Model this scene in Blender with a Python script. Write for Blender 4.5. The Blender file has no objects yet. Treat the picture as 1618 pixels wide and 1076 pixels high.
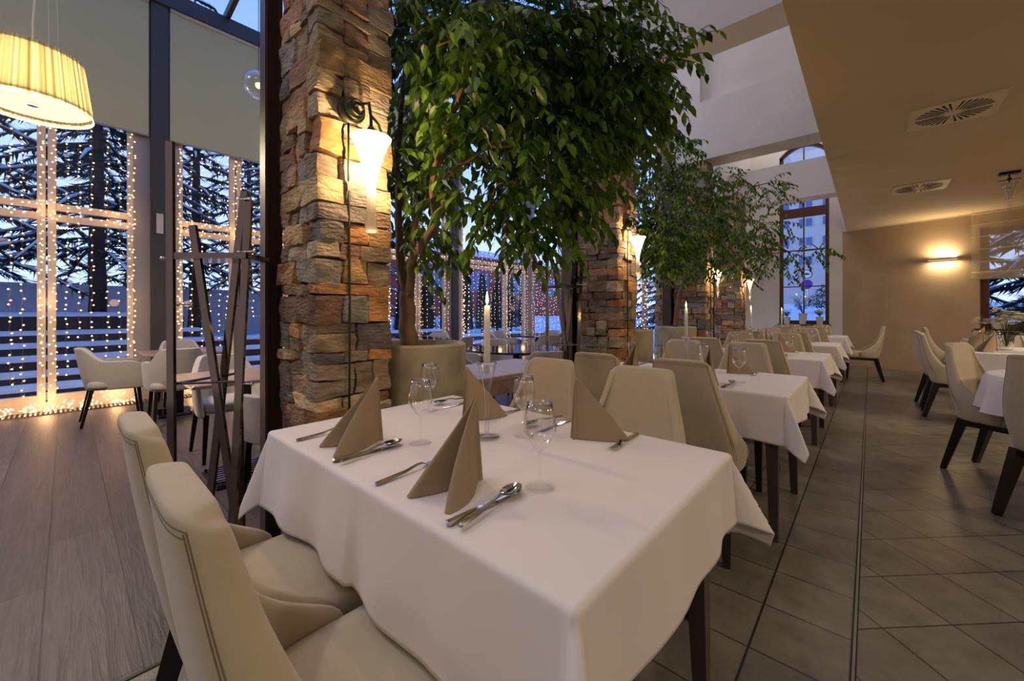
import bpy, math, random
from mathutils import Vector, Matrix, noise, Euler
random.seed(7)
D=bpy.data; SC=bpy.context.scene; COL=SC.collection
PI=math.pi; TAU=2*PI
# ------------------------------------------------------------ camera, world, lights, exposure
cam=D.cameras.new('camera'); cam.sensor_width=36; cam.lens=36*631/1618; cam.shift_y=-43/1618; cam.clip_start=.05; cam.clip_end=300
co=D.objects.new('camera',cam); COL.objects.link(co); co.location=(0,0,1.16); co.rotation_euler=(PI/2,0,math.atan2(.6677,.7444)); SC.camera=co
SC.view_settings.view_transform='Standard'; SC.view_settings.look='None'; SC.view_settings.gamma=1; SC.view_settings.use_curve_mapping=False
SC.view_settings.exposure=0.38
SC.cycles.use_denoising=True; SC.cycles.max_bounces=7; SC.cycles.transparent_max_bounces=24; SC.cycles.sample_clamp_indirect=4; SC.cycles.caustics_reflective=False; SC.cycles.caustics_refractive=False
w=D.worlds.new('world'); SC.world=w; w.use_nodes=True; nt=w.node_tree; bg=nt.nodes['Background']
tc=nt.nodes.new('ShaderNodeTexCoord'); sx=nt.nodes.new('ShaderNodeSeparateXYZ'); nt.links.new(tc.outputs['Generated'],sx.inputs[0])
cr=nt.nodes.new('ShaderNodeValToRGB'); nt.links.new(sx.outputs['Z'],cr.inputs[0]); nt.links.new(cr.outputs[0],bg.inputs[0])
cr.color_ramp.elements[0].position=0; cr.color_ramp.elements[0].color=(.52,.68,1,1)
cr.color_ramp.elements[1].position=.7; cr.color_ramp.elements[1].color=(.10,.23,.72,1)
bg.inputs[1].default_value=1.35
def light(kind,loc,power,col,size=.1,rot=None,sy=None,name='lamp',spot=None):
    l=D.lights.new(name,kind); l.energy=power; l.color=col
    if kind=='AREA':
        l.size=size
        if sy: l.shape='RECTANGLE'; l.size_y=sy
    else: l.shadow_soft_size=size
    if kind=='SPOT': l.spot_size=spot or 2; l.spot_blend=.6
    o=D.objects.new(name,l); COL.objects.link(o); o.location=loc
    if rot: o.rotation_euler=rot
    return o
WARM=(1,.66,.36); SOFT=(1,.82,.62)
# fill lights added out of view to brighten the rooms, no fixtures modelled
NEU=(1,.90,.80)
light('AREA',(1.3,-1.6,2.96),20,NEU,1.3,name='ceiling_fill_light',sy=1.3)  # added fill under the low ceiling, not an actual panel
light('AREA',(3.6,2.6,2.96),62,(1,.80,.58),1.0,name='ceiling_fill_light',sy=1.0)
light('AREA',(3.4,6.8,2.96),100,(1,.80,.56),1.0,name='ceiling_fill_light',sy=1.0)
light('AREA',(-1.3,-1.2,6.1),18,NEU,1.2,name='hall_fill_light',sy=1.6)  # added soft fill high in the hall, no lamp hangs here
light('AREA',(-1.3,1.9,6.1),11,NEU,1.2,name='hall_fill_light',sy=1.6)
light('AREA',(-1.3,5.0,6.1),8,NEU,1.2,name='hall_fill_light',sy=1.0)
light('AREA',(-1.3,8.0,6.1),9,NEU,1.2,name='hall_fill_light',sy=1.0)
light('AREA',(-1.3,10.8,6.1),16,NEU,1.2,name='hall_fill_light',sy=.8)
light('POINT',(-1.0,-1.7,2.9),16,(1,.84,.66),.12,name='leaf_fill_light')  # added behind the camera to brighten the fig leaves
light('AREA',(-4.6,-2.2,5.6),26,(1,.84,.66),1.2,name='conservatory_fill_light',sy=1.2)  # added fill below the glass roof, no panel there
light('AREA',(-4.2,4.8,5.7),48,(1,.88,.74),1.2,name='conservatory_fill_light',sy=1.6)

# ------------------------------------------------------------ materials
def lin(c): return tuple(((x/255)/12.92 if x/255<=.04045 else ((x/255+.055)/1.055)**2.4) for x in c)+(1,)
MATS={}
def mat(name,col=(128,128,128),rough=.6,metal=0,var=0,vs=8,bump=0,bs=60,stretch=None,sheen=0,emit=None,es=0,spec=.5,coat=0,obj=True,attr=None,trans=0,sub=0,bdist=.01):
    m=D.materials.new(name); m.use_nodes=True; t=m.node_tree; b=t.nodes['Principled BSDF']; c=lin(col)
    b.inputs['Base Color'].default_value=c; b.inputs['Roughness'].default_value=rough; b.inputs['Metallic'].default_value=metal
    b.inputs['Specular IOR Level'].default_value=spec; b.inputs['Coat Weight'].default_value=coat
    if sheen: b.inputs['Sheen Weight'].default_value=sheen; b.inputs['Sheen Roughness'].default_value=.4
    if emit: b.inputs['Emission Color'].default_value=lin(emit); b.inputs['Emission Strength'].default_value=es
    if trans: b.inputs['Transmission Weight'].default_value=trans
    if sub: b.inputs['Subsurface Weight'].default_value=sub; b.inputs['Subsurface Radius'].default_value=(.02,.01,.005)
    if var or bump or attr:
        tcn=t.nodes.new('ShaderNodeTexCoord'); mp=t.nodes.new('ShaderNodeMapping'); t.links.new(tcn.outputs['Object'],mp.inputs[0])
        if stretch: mp.inputs['Scale'].default_value=stretch
        if var or attr:
            n=t.nodes.new('ShaderNodeTexNoise'); n.inputs['Scale'].default_value=vs; n.inputs['Detail'].default_value=6; t.links.new(mp.outputs[0],n.inputs[0])
            mx=t.nodes.new('ShaderNodeMix'); mx.data_type='RGBA'; mx.blend_type='MULTIPLY'; mx.inputs[0].default_value=1
            r=t.nodes.new('ShaderNodeMapRange'); r.inputs[1].default_value=.25; r.inputs[2].default_value=.75; r.inputs[3].default_value=1-var; r.inputs[4].default_value=1+var
            t.links.new(n.outputs[0],r.inputs[0]); t.links.new(r.outputs[0],mx.inputs[7])
            if attr:
                a=t.nodes.new('ShaderNodeAttribute'); a.attribute_name=attr; t.links.new(a.outputs['Color'],mx.inputs[6])
            else: mx.inputs[6].default_value=c
            t.links.new(mx.outputs[2],b.inputs['Base Color'])
        if bump:
            n2=t.nodes.new('ShaderNodeTexNoise'); n2.inputs['Scale'].default_value=bs; n2.inputs['Detail'].default_value=5; t.links.new(mp.outputs[0],n2.inputs[0])
            bp=t.nodes.new('ShaderNodeBump'); bp.inputs['Strength'].default_value=bump; bp.inputs['Distance'].default_value=bdist; t.links.new(n2.outputs[0],bp.inputs['Height']); t.links.new(bp.outputs[0],b.inputs['Normal'])
    MATS[name]=m; return m
def glassy(name,tint,edge,fac=.9,rough=0,ior=1.45,ep=.6):
    m=D.materials.new(name); m.use_nodes=True; t=m.node_tree; t.nodes.clear(); out=t.nodes.new('ShaderNodeOutputMaterial')
    tr=t.nodes.new('ShaderNodeBsdfTransparent'); gl=t.nodes.new('ShaderNodeBsdfGlossy'); gl.inputs['Roughness'].default_value=rough; gl.inputs[0].default_value=(1,1,1,1)
    lw=t.nodes.new('ShaderNodeLayerWeight'); lw.inputs[0].default_value=.25
    rp=t.nodes.new('ShaderNodeValToRGB'); rp.color_ramp.elements[0].color=tint; rp.color_ramp.elements[1].color=edge; rp.color_ramp.elements[0].position=ep
    t.links.new(lw.outputs['Facing'],rp.inputs[0]); t.links.new(rp.outputs[0],tr.inputs[0])
    fr=t.nodes.new('ShaderNodeMath'); fr.operation='POWER'; fr.inputs[1].default_value=3; lw2=t.nodes.new('ShaderNodeLayerWeight'); lw2.inputs[0].default_value=.5; t.links.new(lw2.outputs['Facing'],fr.inputs[0]); ad=t.nodes.new('ShaderNodeMath'); ad.operation='ADD'; ad.inputs[1].default_value=.045
    mx=t.nodes.new('ShaderNodeMixShader'); mu=t.nodes.new('ShaderNodeMath'); mu.operation='MULTIPLY'; mu.inputs[1].default_value=fac
    t.links.new(fr.outputs[0],ad.inputs[0]); t.links.new(ad.outputs[0],mu.inputs[0]); t.links.new(mu.outputs[0],mx.inputs[0]); t.links.new(tr.outputs[0],mx.inputs[1]); t.links.new(gl.outputs[0],mx.inputs[2]); t.links.new(mx.outputs[0],out.inputs[0]); return m
M_glass=glassy('drinking_glass',(.985,.985,.985,1),(.12,.14,.17,1),1.4,0,1.4,.50)
M_glassfoot=glassy('glass_foot',(.98,.98,.98,1),(.95,.95,.96,1),.3,0,1.4,.6)
M_crystal=glassy('crystal',(.95,.96,.97,1),(.35,.38,.40,1),1.4,.02,1.5,.5)
M_pane=glassy('window_glass',(.96,.98,1,1),(.8,.85,.9,1),.35)
def tilemat(name,c1,c2,mortar,bw,bh,off=0,rot=0,shift=(0,0),ms=.003,rough=.35,var=.25,vs=5,bumps=.25,bs=90,grain=None,spec=.5):
    m=D.materials.new(name); m.use_nodes=True; t=m.node_tree; b=t.nodes['Principled BSDF']
    tcn=t.nodes.new('ShaderNodeTexCoord'); mp=t.nodes.new('ShaderNodeMapping'); t.links.new(tcn.outputs['Object'],mp.inputs[0]); mp.inputs['Rotation'].default_value=(0,0,rot); mp.inputs['Location'].default_value=(shift[0],shift[1],0)
    br=t.nodes.new('ShaderNodeTexBrick'); br.offset=off; br.inputs['Scale'].default_value=1; br.inputs['Brick Width'].default_value=bw; br.inputs['Row Height'].default_value=bh; br.inputs['Mortar Size'].default_value=ms; br.inputs['Mortar Smooth'].default_value=.1
    br.inputs['Color1'].default_value=lin(c1); br.inputs['Color2'].default_value=lin(c2); br.inputs['Mortar'].default_value=lin(mortar); t.links.new(mp.outputs[0],br.inputs['Vector'])
    n=t.nodes.new('ShaderNodeTexNoise'); n.inputs['Scale'].default_value=vs; n.inputs['Detail'].default_value=8; n.inputs['Roughness'].default_value=.65
    if grain:
        m2=t.nodes.new('ShaderNodeMapping'); m2.inputs['Scale'].default_value=grain; t.links.new(mp.outputs[0],m2.inputs[0]); t.links.new(m2.outputs[0],n.inputs[0]); n.inputs['Distortion'].default_value=1.6
    else: t.links.new(mp.outputs[0],n.inputs[0])
    r=t.nodes.new('ShaderNodeMapRange'); r.inputs[1].default_value=.3; r.inputs[2].default_value=.7; r.inputs[3].default_value=1-var; r.inputs[4].default_value=1+var; t.links.new(n.outputs[0],r.inputs[0])
    mx=t.nodes.new('ShaderNodeMix'); mx.data_type='RGBA'; mx.blend_type='MULTIPLY'; mx.inputs[0].default_value=1; t.links.new(br.outputs[0],mx.inputs[6]); t.links.new(r.outputs[0],mx.inputs[7]); t.links.new(mx.outputs[2],b.inputs['Base Color'])
    n2=t.nodes.new('ShaderNodeTexNoise'); n2.inputs['Scale'].default_value=bs; n2.inputs['Detail'].default_value=4; t.links.new(mp.outputs[0],n2.inputs[0])
    ad=t.nodes.new('ShaderNodeMath'); ad.operation='MULTIPLY_ADD'; ad.inputs[1].default_value=-1.5; t.links.new(br.outputs['Fac'],ad.inputs[0]); t.links.new(n2.outputs[0] if not grain else n.outputs[0],ad.inputs[2])
    bp=t.nodes.new('ShaderNodeBump'); bp.inputs['Strength'].default_value=bumps; bp.inputs['Distance'].default_value=.004; t.links.new(ad.outputs[0],bp.inputs['Height']); t.links.new(bp.outputs[0],b.inputs['Normal'])
    b.inputs['Roughness'].default_value=rough; b.inputs['Specular IOR Level'].default_value=spec; return m
M_tile=tilemat('floor_tile',(124,116,102),(106,101,90),(44,38,32),.275,.275,shift=(.04,.067),rough=.33,var=.3,vs=7)
M_tiled=tilemat('floor_tile_diagonal',(124,116,102),(104,99,90),(44,38,32),.275,.275,rot=PI/4,shift=(.02,-.068),rough=.33,var=.3,vs=7)
M_wood=tilemat('oak_plank',(78,67,68),(64,55,57),(30,24,24),1.3,.23,off=.37,shift=(0,.06),ms=.0025,rough=.42,var=.5,vs=1.6,grain=(1.6,22,1),bumps=.7)
M_white=mat('white_plaster',(214,210,208),.85,var=.05,vs=2,bump=.08,bs=30)
M_tan=mat('tan_plaster',(176,154,126),.8,var=.12,vs=1.6,bump=.08,bs=20)
M_ceil=mat('cream_plaster',(196,178,146),.8,var=.05,vs=1.5,bump=.06,bs=14)
M_fab=mat('beige_upholstery',(190,176,150),.85,sheen=.3,var=.04,vs=30,bump=.12,bs=900,bdist=.002)
M_fab2=mat('grey_beige_upholstery',(176,166,158),.85,sheen=.25,var=.04,vs=30,bump=.12,bs=900,bdist=.002)
M_pipe=mat('stitched_seam',(128,112,88),.8)
M_dleg=mat('dark_stained_wood',(30,20,16),.35,var=.3,vs=20)
M_tleg=mat('grey_brown_wood',(72,58,48),.45,var=.2,vs=16,stretch=(1,1,.2))
M_cloth=mat('white_tablecloth',(232,224,222),.8,sheen=.15,bump=.1,bs=700,bdist=.001,var=.02,vs=3)
M_nap=mat('taupe_napkin',(156,136,110),.9,bump=.15,bs=1200,bdist=.001)
M_steel=mat('polished_steel',(225,220,210),.12,1)
M_chrome=mat('dark_chrome',(150,138,130),.10,1)
M_wax=mat('candle_wax',(238,228,208),.5,sub=.3)
M_flame=mat('candle_flame',(255,200,110),.5,emit=(255,190,90),es=14)
M_wick=mat('wick',(20,16,14),.9)
M_stone=mat('ledge_stone',(150,120,90),.82,var=.42,vs=11,bump=1,bs=30,stretch=(1,1,2.6),attr='tint',bdist=.022)
M_mortar=mat('joint_mortar',(52,42,34),.95)  # dark core colour showing in the joints between stones
M_post=mat('brown_steel',(62,42,34),.45,var=.1)
M_frame_g=mat('grey_window_profile',(146,140,142),.5)
M_frame_d=mat('dark_grey_profile',(60,59,58),.5)
M_frame_w=mat('pale_window_profile',(196,182,168),.5)
M_blind=mat('cream_blind',(192,184,142),.9,var=.03,vs=2)
M_brownwin=mat('brown_window_wood',(92,50,30),.4,var=.25,vs=18,stretch=(1,1,.2))
M_bark=mat('fig_bark',(120,94,72),.75,var=.35,vs=14,bump=.6,bs=40,stretch=(1,1,.25))
M_conc=mat('cast_concrete',(168,158,134),.85,var=.3,vs=7,bump=.4,bs=22)
M_soil=mat('soil',(50,38,28),.95,bump=.5,bs=60)
M_snow=mat('snow',(222,230,244),.7,var=.06,vs=2,bump=.2,bs=6)
M_dwood=mat('dark_retaining_wood',(52,48,52),.7,var=.3,vs=6,stretch=(1,.2,1))
M_iron=mat('green_bronze_iron',(46,48,32),.45,.6,var=.4,vs=40)
M_cable=mat('green_cable',(48,52,34),.5)
M_black=mat('black_metal',(16,15,15),.35,.3)
M_blackglass=mat('black_glass_top',(30,28,28),.06,spec=.8)
M_tabwood=mat('grey_brown_laminate',(150,122,104),.3,var=.25,vs=3,stretch=(1,9,9))
M_vent=mat('vent_enamel',(206,192,160),.5)
M_dark=mat('vent_slot_dark',(24,20,16),.8)
M_pot=mat('white_ceramic',(206,200,190),.3)
M_bulb=mat('warm_led',(255,210,140),.4,emit=(255,200,128),es=5.5); M_bulb.cycles.emission_sampling='NONE'
M_flame.cycles.emission_sampling='NONE'
M_wire=mat('clear_wire',(150,120,100),.4)
M_shadeemit=mat('lit_opal_glass',(255,236,190),.4,emit=(255,222,160),es=1.7)
M_redwall=mat('pink_render',(150,78,74),.9,var=.1,vs=.5)
M_farwall=mat('beige_render',(196,186,182),.9,var=.06,vs=.5)
M_farwin=mat('far_window_glass',(70,96,150),.15)
M_needles=mat('conifer_needles',(34,50,44),.8,var=.3,vs=5)
M_twig=mat('bare_trunk',(48,38,38),.9,var=.3,vs=8,bump=.5,bs=20,stretch=(1,1,.2))
M_petal=mat('white_petals',(250,246,232),.6); M_yel=mat('yellow_petals',(206,206,70),.6)
def leafmat(name,c1,c2):
    m=D.materials.new(name); m.use_nodes=True; t=m.node_tree; b=t.nodes['Principled BSDF']; b.inputs['Roughness'].default_value=.38
    gi=t.nodes.new('ShaderNodeNewGeometry'); rp=t.nodes.new('ShaderNodeValToRGB'); rp.color_ramp.elements[0].color=lin(c1); rp.color_ramp.elements[1].color=lin(c2)
    t.links.new(gi.outputs['Random Per Island'],rp.inputs[0]); t.links.new(rp.outputs[0],b.inputs['Base Color'])
    tr=t.nodes.new('ShaderNodeBsdfTranslucent'); t.links.new(rp.outputs[0],tr.inputs[0]); mx=t.nodes.new('ShaderNodeMixShader'); mx.inputs[0].default_value=.3
    out=t.nodes['Material Output']; t.links.new(b.outputs[0],mx.inputs[1]); t.links.new(tr.outputs[0],mx.inputs[2]); t.links.new(mx.outputs[0],out.inputs[0]); return m
M_leaf=leafmat('fig_leaf',(32,66,14),(112,148,40))
M_leaf2=leafmat('plant_leaf',(30,54,24),(80,104,50))
def opal():
    m=D.materials.new('opal_glass'); m.use_nodes=True; t=m.node_tree; t.nodes.clear(); out=t.nodes.new('ShaderNodeOutputMaterial')
    d=t.nodes.new('ShaderNodeBsdfDiffuse'); d.inputs[0].default_value=(.9,.84,.7,1); tr=t.nodes.new('ShaderNodeBsdfTranslucent'); tr.inputs[0].default_value=(.95,.88,.72,1); tp=t.nodes.new('ShaderNodeBsdfTransparent'); tp.inputs[0].default_value=(1,.95,.85,1)
    a=t.nodes.new('ShaderNodeMixShader'); a.inputs[0].default_value=.6; b=t.nodes.new('ShaderNodeMixShader'); b.inputs[0].default_value=.45
    t.links.new(d.outputs[0],a.inputs[1]); t.links.new(tr.outputs[0],a.inputs[2]); t.links.new(a.outputs[0],b.inputs[1]); t.links.new(tp.outputs[0],b.inputs[2]); t.links.new(b.outputs[0],out.inputs[0]); return m
M_opal=opal()
def shademat():
    m=D.materials.new('pleated_lamp_fabric'); m.use_nodes=True; t=m.node_tree; t.nodes.clear(); out=t.nodes.new('ShaderNodeOutputMaterial')
    d=t.nodes.new('ShaderNodeBsdfDiffuse'); d.inputs[0].default_value=lin((214,198,150)); tr=t.nodes.new('ShaderNodeBsdfTranslucent')
    tcn=t.nodes.new('ShaderNodeTexCoord'); n=t.nodes.new('ShaderNodeTexNoise'); mp=t.nodes.new('ShaderNodeMapping'); mp.inputs['Scale'].default_value=(22,22,0); n.inputs['Scale'].default_value=3; n.inputs['Detail'].default_value=3
    n.noise_dimensions='1D'; n.inputs['Scale'].default_value=15; sp=t.nodes.new('ShaderNodeSeparateXYZ'); at_=t.nodes.new('ShaderNodeMath'); at_.operation='ARCTAN2'; t.links.new(tcn.outputs['Object'],sp.inputs[0]); t.links.new(sp.outputs['Y'],at_.inputs[0]); t.links.new(sp.outputs['X'],at_.inputs[1]); t.links.new(at_.outputs[0],n.inputs['W']); rp=t.nodes.new('ShaderNodeValToRGB'); rp.color_ramp.elements[0].position=.40; rp.color_ramp.elements[1].position=.60
    rp.color_ramp.elements[0].color=lin((150,128,60)); rp.color_ramp.elements[1].color=lin((250,238,190)); t.links.new(n.outputs[0],rp.inputs[0]); t.links.new(rp.outputs[0],tr.inputs[0])
    mx=t.nodes.new('ShaderNodeMixShader'); mx.inputs[0].default_value=.6; t.links.new(d.outputs[0],mx.inputs[1]); t.links.new(tr.outputs[0],mx.inputs[2]); t.links.new(mx.outputs[0],out.inputs[0]); return m
M_pleat=shademat()
def sheer():
    m=D.materials.new('sheer_fabric'); m.use_nodes=True; t=m.node_tree; b=t.nodes['Principled BSDF']; b.inputs['Base Color'].default_value=lin((226,212,186)); b.inputs['Roughness'].default_value=.9
    tr=t.nodes.new('ShaderNodeBsdfTransparent'); mx=t.nodes.new('ShaderNodeMixShader'); mx.inputs[0].default_value=.5; out=t.nodes['Material Output']
    t.links.new(b.outputs[0],mx.inputs[2]); t.links.new(tr.outputs[0],mx.inputs[1]); t.links.new(mx.outputs[0],out.inputs[0]); return m
M_sheer=sheer()
M_hem=mat('white_hem',(228,216,192),.9)

# ------------------------------------------------------------ mesh builder
class G:
    def __init__(s): s.v=[]; s.f=[]; s.c=[]
    def add(s,vs,fs,col=None):
        n=len(s.v); s.v+=[tuple(p) for p in vs]; s.f+=[tuple(i+n for i in f) for f in fs]
        if col is not None: s.c+=[col]*len(vs)
        return s
    def box(s,x0,y0,z0,x1,y1,z1):
        x0,x1=min(x0,x1),max(x0,x1); y0,y1=min(y0,y1),max(y0,y1); z0,z1=min(z0,z1),max(z0,z1)
        return s.add([(x0,y0,z0),(x1,y0,z0),(x1,y1,z0),(x0,y1,z0),(x0,y0,z1),(x1,y0,z1),(x1,y1,z1),(x0,y1,z1)],[(3,2,1,0),(4,5,6,7),(0,1,5,4),(1,2,6,5),(2,3,7,6),(3,0,4,7)])
    def bbox(s,x0,y0,z0,x1,y1,z1,b=.006):   # box with chamfered vertical section
        vs=[];P=[(x0+b,y0),(x1-b,y0),(x1,y0+b),(x1,y1-b),(x1-b,y1),(x0+b,y1),(x0,y1-b),(x0,y0+b)]
        cx,cy=(x0+x1)/2,(y0+y1)/2
        for z,k in ((z0,1),(z1-b,1),(z1,0)):
            for p in P: vs.append((p[0]-(b if not k else 0)*(1 if p[0]>cx else -1),p[1]-(b if not k else 0)*(1 if p[1]>cy else -1),z))
        fs=[tuple(reversed(range(8))),tuple(range(16,24))]
        for r in (0,8):
            for i in range(8): j=(i+1)%8; fs.append((r+i,r+j,r+8+j,r+8+i))
        return s.add(vs,fs)
    def bar(s,p0,p1,w,h,w1=None,h1=None,up=(0,0,1)):
        p0,p1=Vector(p0),Vector(p1); d=(p1-p0).normalized(); up=Vector(up)
        if abs(d.dot(up))>.97: up=Vector((0,1,0))
        a=d.cross(up).normalized(); b=a.cross(d).normalized(); w1=w if w1 is None else w1; h1=h if h1 is None else h1
        vs=[]
        for p,W,Hh in ((p0,w,h),(p1,w1,h1)):
            for sx_,sy_ in ((-1,-1),(1,-1),(1,1),(-1,1)): vs.append(p+a*sx_*W/2+b*sy_*Hh/2)
        return s.add(vs,[(0,1,2,3),(7,6,5,4),(4,5,1,0),(5,6,2,1),(6,7,3,2),(7,4,0,3)])
    def tube(s,pts,r,n=8,cap=True):
        pts=[Vector(p) for p in pts]; R=r if isinstance(r,(list,tuple)) else [r]*len(pts); vs=[];fs=[]
        u=None
        for i,p in enumerate(pts):
            d=(pts[min(i+1,len(pts)-1)]-pts[max(i-1,0)]).normalized()
            if u is None: u=d.orthogonal().normalized()
            else:
                u=(u-d*u.dot(d)); u=u.normalized() if u.length>1e-6 else d.orthogonal().normalized()
            v=d.cross(u)
            for k in range(n): a=TAU*k/n; vs.append(p+(u*math.cos(a)+v*math.sin(a))*R[i])
        for i in range(len(pts)-1):
            for k in range(n): j=(k+1)%n; fs.append((i*n+k,i*n+j,(i+1)*n+j,(i+1)*n+k))
        if cap: fs.append(tuple(reversed(range(n)))); fs.append(tuple(range((len(pts)-1)*n,len(pts)*n)))
        return s.add(vs,fs)
    def lathe(s,prof,n=24,o=(0,0,0)):
        vs=[];fs=[]
        for r,z in prof:
            for k in range(n): a=TAU*k/n; vs.append((o[0]+r*math.cos(a),o[1]+r*math.sin(a),o[2]+z))
        for i in range(len(prof)-1):
            for k in range(n): j=(k+1)%n; fs.append((i*n+k,i*n+j,(i+1)*n+j,(i+1)*n+k))
        if prof[0][0]>1e-5: fs.append(tuple(reversed(range(n))))
        if prof[-1][0]>1e-5: fs.append(tuple(range((len(prof)-1)*n,len(prof)*n)))
        return s.add(vs,fs)
    def lathe_open(s,prof,n=24,o=(0,0,0)):
        vs=[];fs=[]
        for r,z in prof:
            for k in range(n): a=TAU*k/n; vs.append((o[0]+r*math.cos(a),o[1]+r*math.sin(a),o[2]+z))
        for i in range(len(prof)-1):
            for k in range(n): j=(k+1)%n; fs.append((i*n+k,i*n+j,(i+1)*n+j,(i+1)*n+k))
        return s.add(vs,fs)
    def grid(s,fn,nu,nv,close=False):
        vs=[fn(i/nu,j/nv) for j in range(nv+1) for i in range(nu+1)]; fs=[]
        for j in range(nv):
            for i in range(nu): a=j*(nu+1)+i; fs.append((a,a+1,a+nu+2,a+nu+1))
        return s.add(vs,fs)
    def ball(s,c,r,n=8,m=5,sc=(1,1,1)):
        prof=[(r*math.sin(PI*i/m),-r*math.cos(PI*i/m)) for i in range(m+1)]; prof[0]=(1e-6,-r); prof[-1]=(1e-6,r)
        k=len(s.v); s.lathe(prof,n); 
        for i in range(k,len(s.v)): p=s.v[i]; s.v[i]=(c[0]+p[0]*sc[0],c[1]+p[1]*sc[1],c[2]+p[2]*sc[2])
        return s
    def oct(s,c,r):
        x,y,z=c; return s.add([(x+r,y,z),(x-r,y,z),(x,y+r,z),(x,y-r,z),(x,y,z+r),(x,y,z-r)],[(0,2,4),(2,1,4),(1,3,4),(3,0,4),(2,0,5),(1,2,5),(3,1,5),(0,3,5)])
    def xf(s,M,k0=0):
        for i in range(k0,len(s.v)): s.v[i]=tuple(M@Vector(s.v[i]))
        return s
    def mesh(s,name,m):
        me=D.meshes.new(name); me.from_pydata(s.v,[],s.f); me.materials.append(m)
        if s.c:
            a=me.color_attributes.new('tint','FLOAT_COLOR','POINT'); a.data.foreach_set('color',[x for c in s.c for x in c])
        return me
    def obj(s,name,m,parent=None,smooth=False,loc=None,auto=None):
        me=s.mesh(name,m)
        if smooth: me.polygons.foreach_set('use_smooth',[True]*len(me.polygons))
        if auto is not None:
            me.polygons.foreach_set('use_smooth',[True]*len(me.polygons)); me.set_sharp_from_angle(angle=math.radians(auto))
        o=D.objects.new(name,me); COL.objects.link(o)
        if parent: o.parent=parent
        if loc: o.location=loc
        return o
def bake(o):   # turn modifiers into plain mesh
    dg=bpy.context.evaluated_depsgraph_get(); dg.update(); me=D.meshes.new_from_object(o.evaluated_get(dg)); 
    me.polygons.foreach_set('use_smooth',[True]*len(me.polygons)); o.modifiers.clear(); o.data=me; return o
def thing(name,label,cat,loc=(0,0,0),rz=0,group=None):
    o=D.objects.new(name,None); COL.objects.link(o); o.location=loc; o.rotation_euler=(0,0,rz); o.empty_display_size=.1; o['label']=label; o['category']=cat
    if group: o['group']=group
    return o
def tag(o,label,cat,group=None,kind=None):
    o['label']=label; o['category']=cat
    if group: o['group']=group
    if kind: o['kind']=kind
    return o
def struct(o): o['kind']='structure'; return o
def S(name,g,m,**k): return struct(g.obj(name,m,**k))
def kids(o): return [c for c in ALLKIDS.get(o.name,[])]
def copy_tree(root,loc,rz,label,group=None):
    def cp(o,par):
        c=o.copy(); COL.objects.link(c); c.parent=par
        for ch in o.children: cp(ch,c)
        return c
    r=cp(root,None); r.location=loc; r.rotation_euler=(0,0,rz); r['label']=label
    if group: r['group']=group
    return r

# ------------------------------------------------------------ the setting
S('floor',G().box(-1.75,-4,-.1,-.04,13,0),M_tile)
S('floor',G().box(-.04,-4,-.1,6,13,0),M_tiled)
S('floor',G().box(-7.5,-4,-.1,-1.75,9.1,0),M_wood)
S('trim_1',G().box(-.049,-4,.0,-.045,11.6,.003).box(-.037,-4,0,-.033,11.6,.003),M_dark)
S('trim_7',G().box(-.045,-4,.0,-.037,11.6,.004),mat('brushed_strip',(150,146,138),.4,.8))
S('trim_2',G().box(-.3195,-4,.0,-.3165,11.6,.0008),M_dark)
S('trim_3',G().box(-1.758,-4,.0,-1.745,9,.004),M_black)
# low ceiling over the right part of the room, fascia, high ceiling
S('ceiling',G().box(-.387,-4,3,6,13,3.25),M_ceil)
S('wall_fascia',G().box(-.387,-4,3.25,-.30,12,6.2),M_white)
S('ceiling',G().box(-2.4,-4,6.2,-.2,12,6.3),M_white)
S('wall_right',G().box(6,-4,0,6.1,13,3.2),M_tan)
S('wall_behind',G().box(-7.5,-4.1,0,6,-4,6.4),M_white)
# cross walls above the stone pillars
g=G(); 
def crosswall(y0,y1,zb,recess=None):
    g=G()
    if not recess: g.box(-2.28,y0,zb,-.387,y1,6.2)
    else:
        xa,xb,za,zt,dp=recess
        g.box(-2.28,y0,zb,xa,y1,6.2); g.box(xa,y0,zb,-.387,y1,za); g.box(xa,y0,zt,-.387,y1,6.2); g.box(xa,y0+dp,za,-.387,y1,zt)
    return g
S('wall_beam',crosswall(3.5,3.82,3.44),M_white)
S('wall_beam',crosswall(6.2,6.6,3.4,(-1.86,-.387,4.25,5.6,.1)),M_white)
S('wall_beam',G().box(-2.28,9.5,3.4,-.387,9.9,4.12),M_white)
# white end wall with a tall arched window opening
WX0,WX1,WZ0=-1.66,-.70,.90
ZS=4.95   # spring of arch
g=G(); g.box(-2.28,11.66,0,WX0,11.95,6.2); g.box(WX1,11.66,0,-.30,11.95,6.2); g.box(WX0,11.66,0,WX1,11.95,WZ0)
N=12; cxm=(WX0+WX1)/2; hw=(WX1-WX0)/2
def archz(x): return ZS+.28*(1-((x-cxm)/hw)**2)
for i in range(N):
    a=WX0+(WX1-WX0)*i/N; b=WX0+(WX1-WX0)*(i+1)/N; za,zb=archz(a),archz(b)
    g.add([(a,11.66,za),(b,11.66,zb),(b,11.66,6.2),(a,11.66,6.2),(a,11.95,za),(b,11.95,zb),(b,11.95,6.2),(a,11.95,6.2)],[(0,1,2,3),(7,6,5,4),(0,4,5,1)])
S('wall_back',g,M_white)
w1=struct(D.objects.new('window_1',None)); COL.objects.link(w1)
g=G(); yf0,yf1=11.74,11.80
def fb(x0,z0,x1,z1,g=g): g.box(x0,yf0,z0,x1,yf1,z1)
fb(WX0,WZ0,WX0+.075,ZS); fb(WX1-.075,WZ0,WX1,ZS); fb(WX0+.075,WZ0,WX1-.075,WZ0+.09); fb(WX0+.075,3.46,WX1-.075,3.68)
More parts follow.
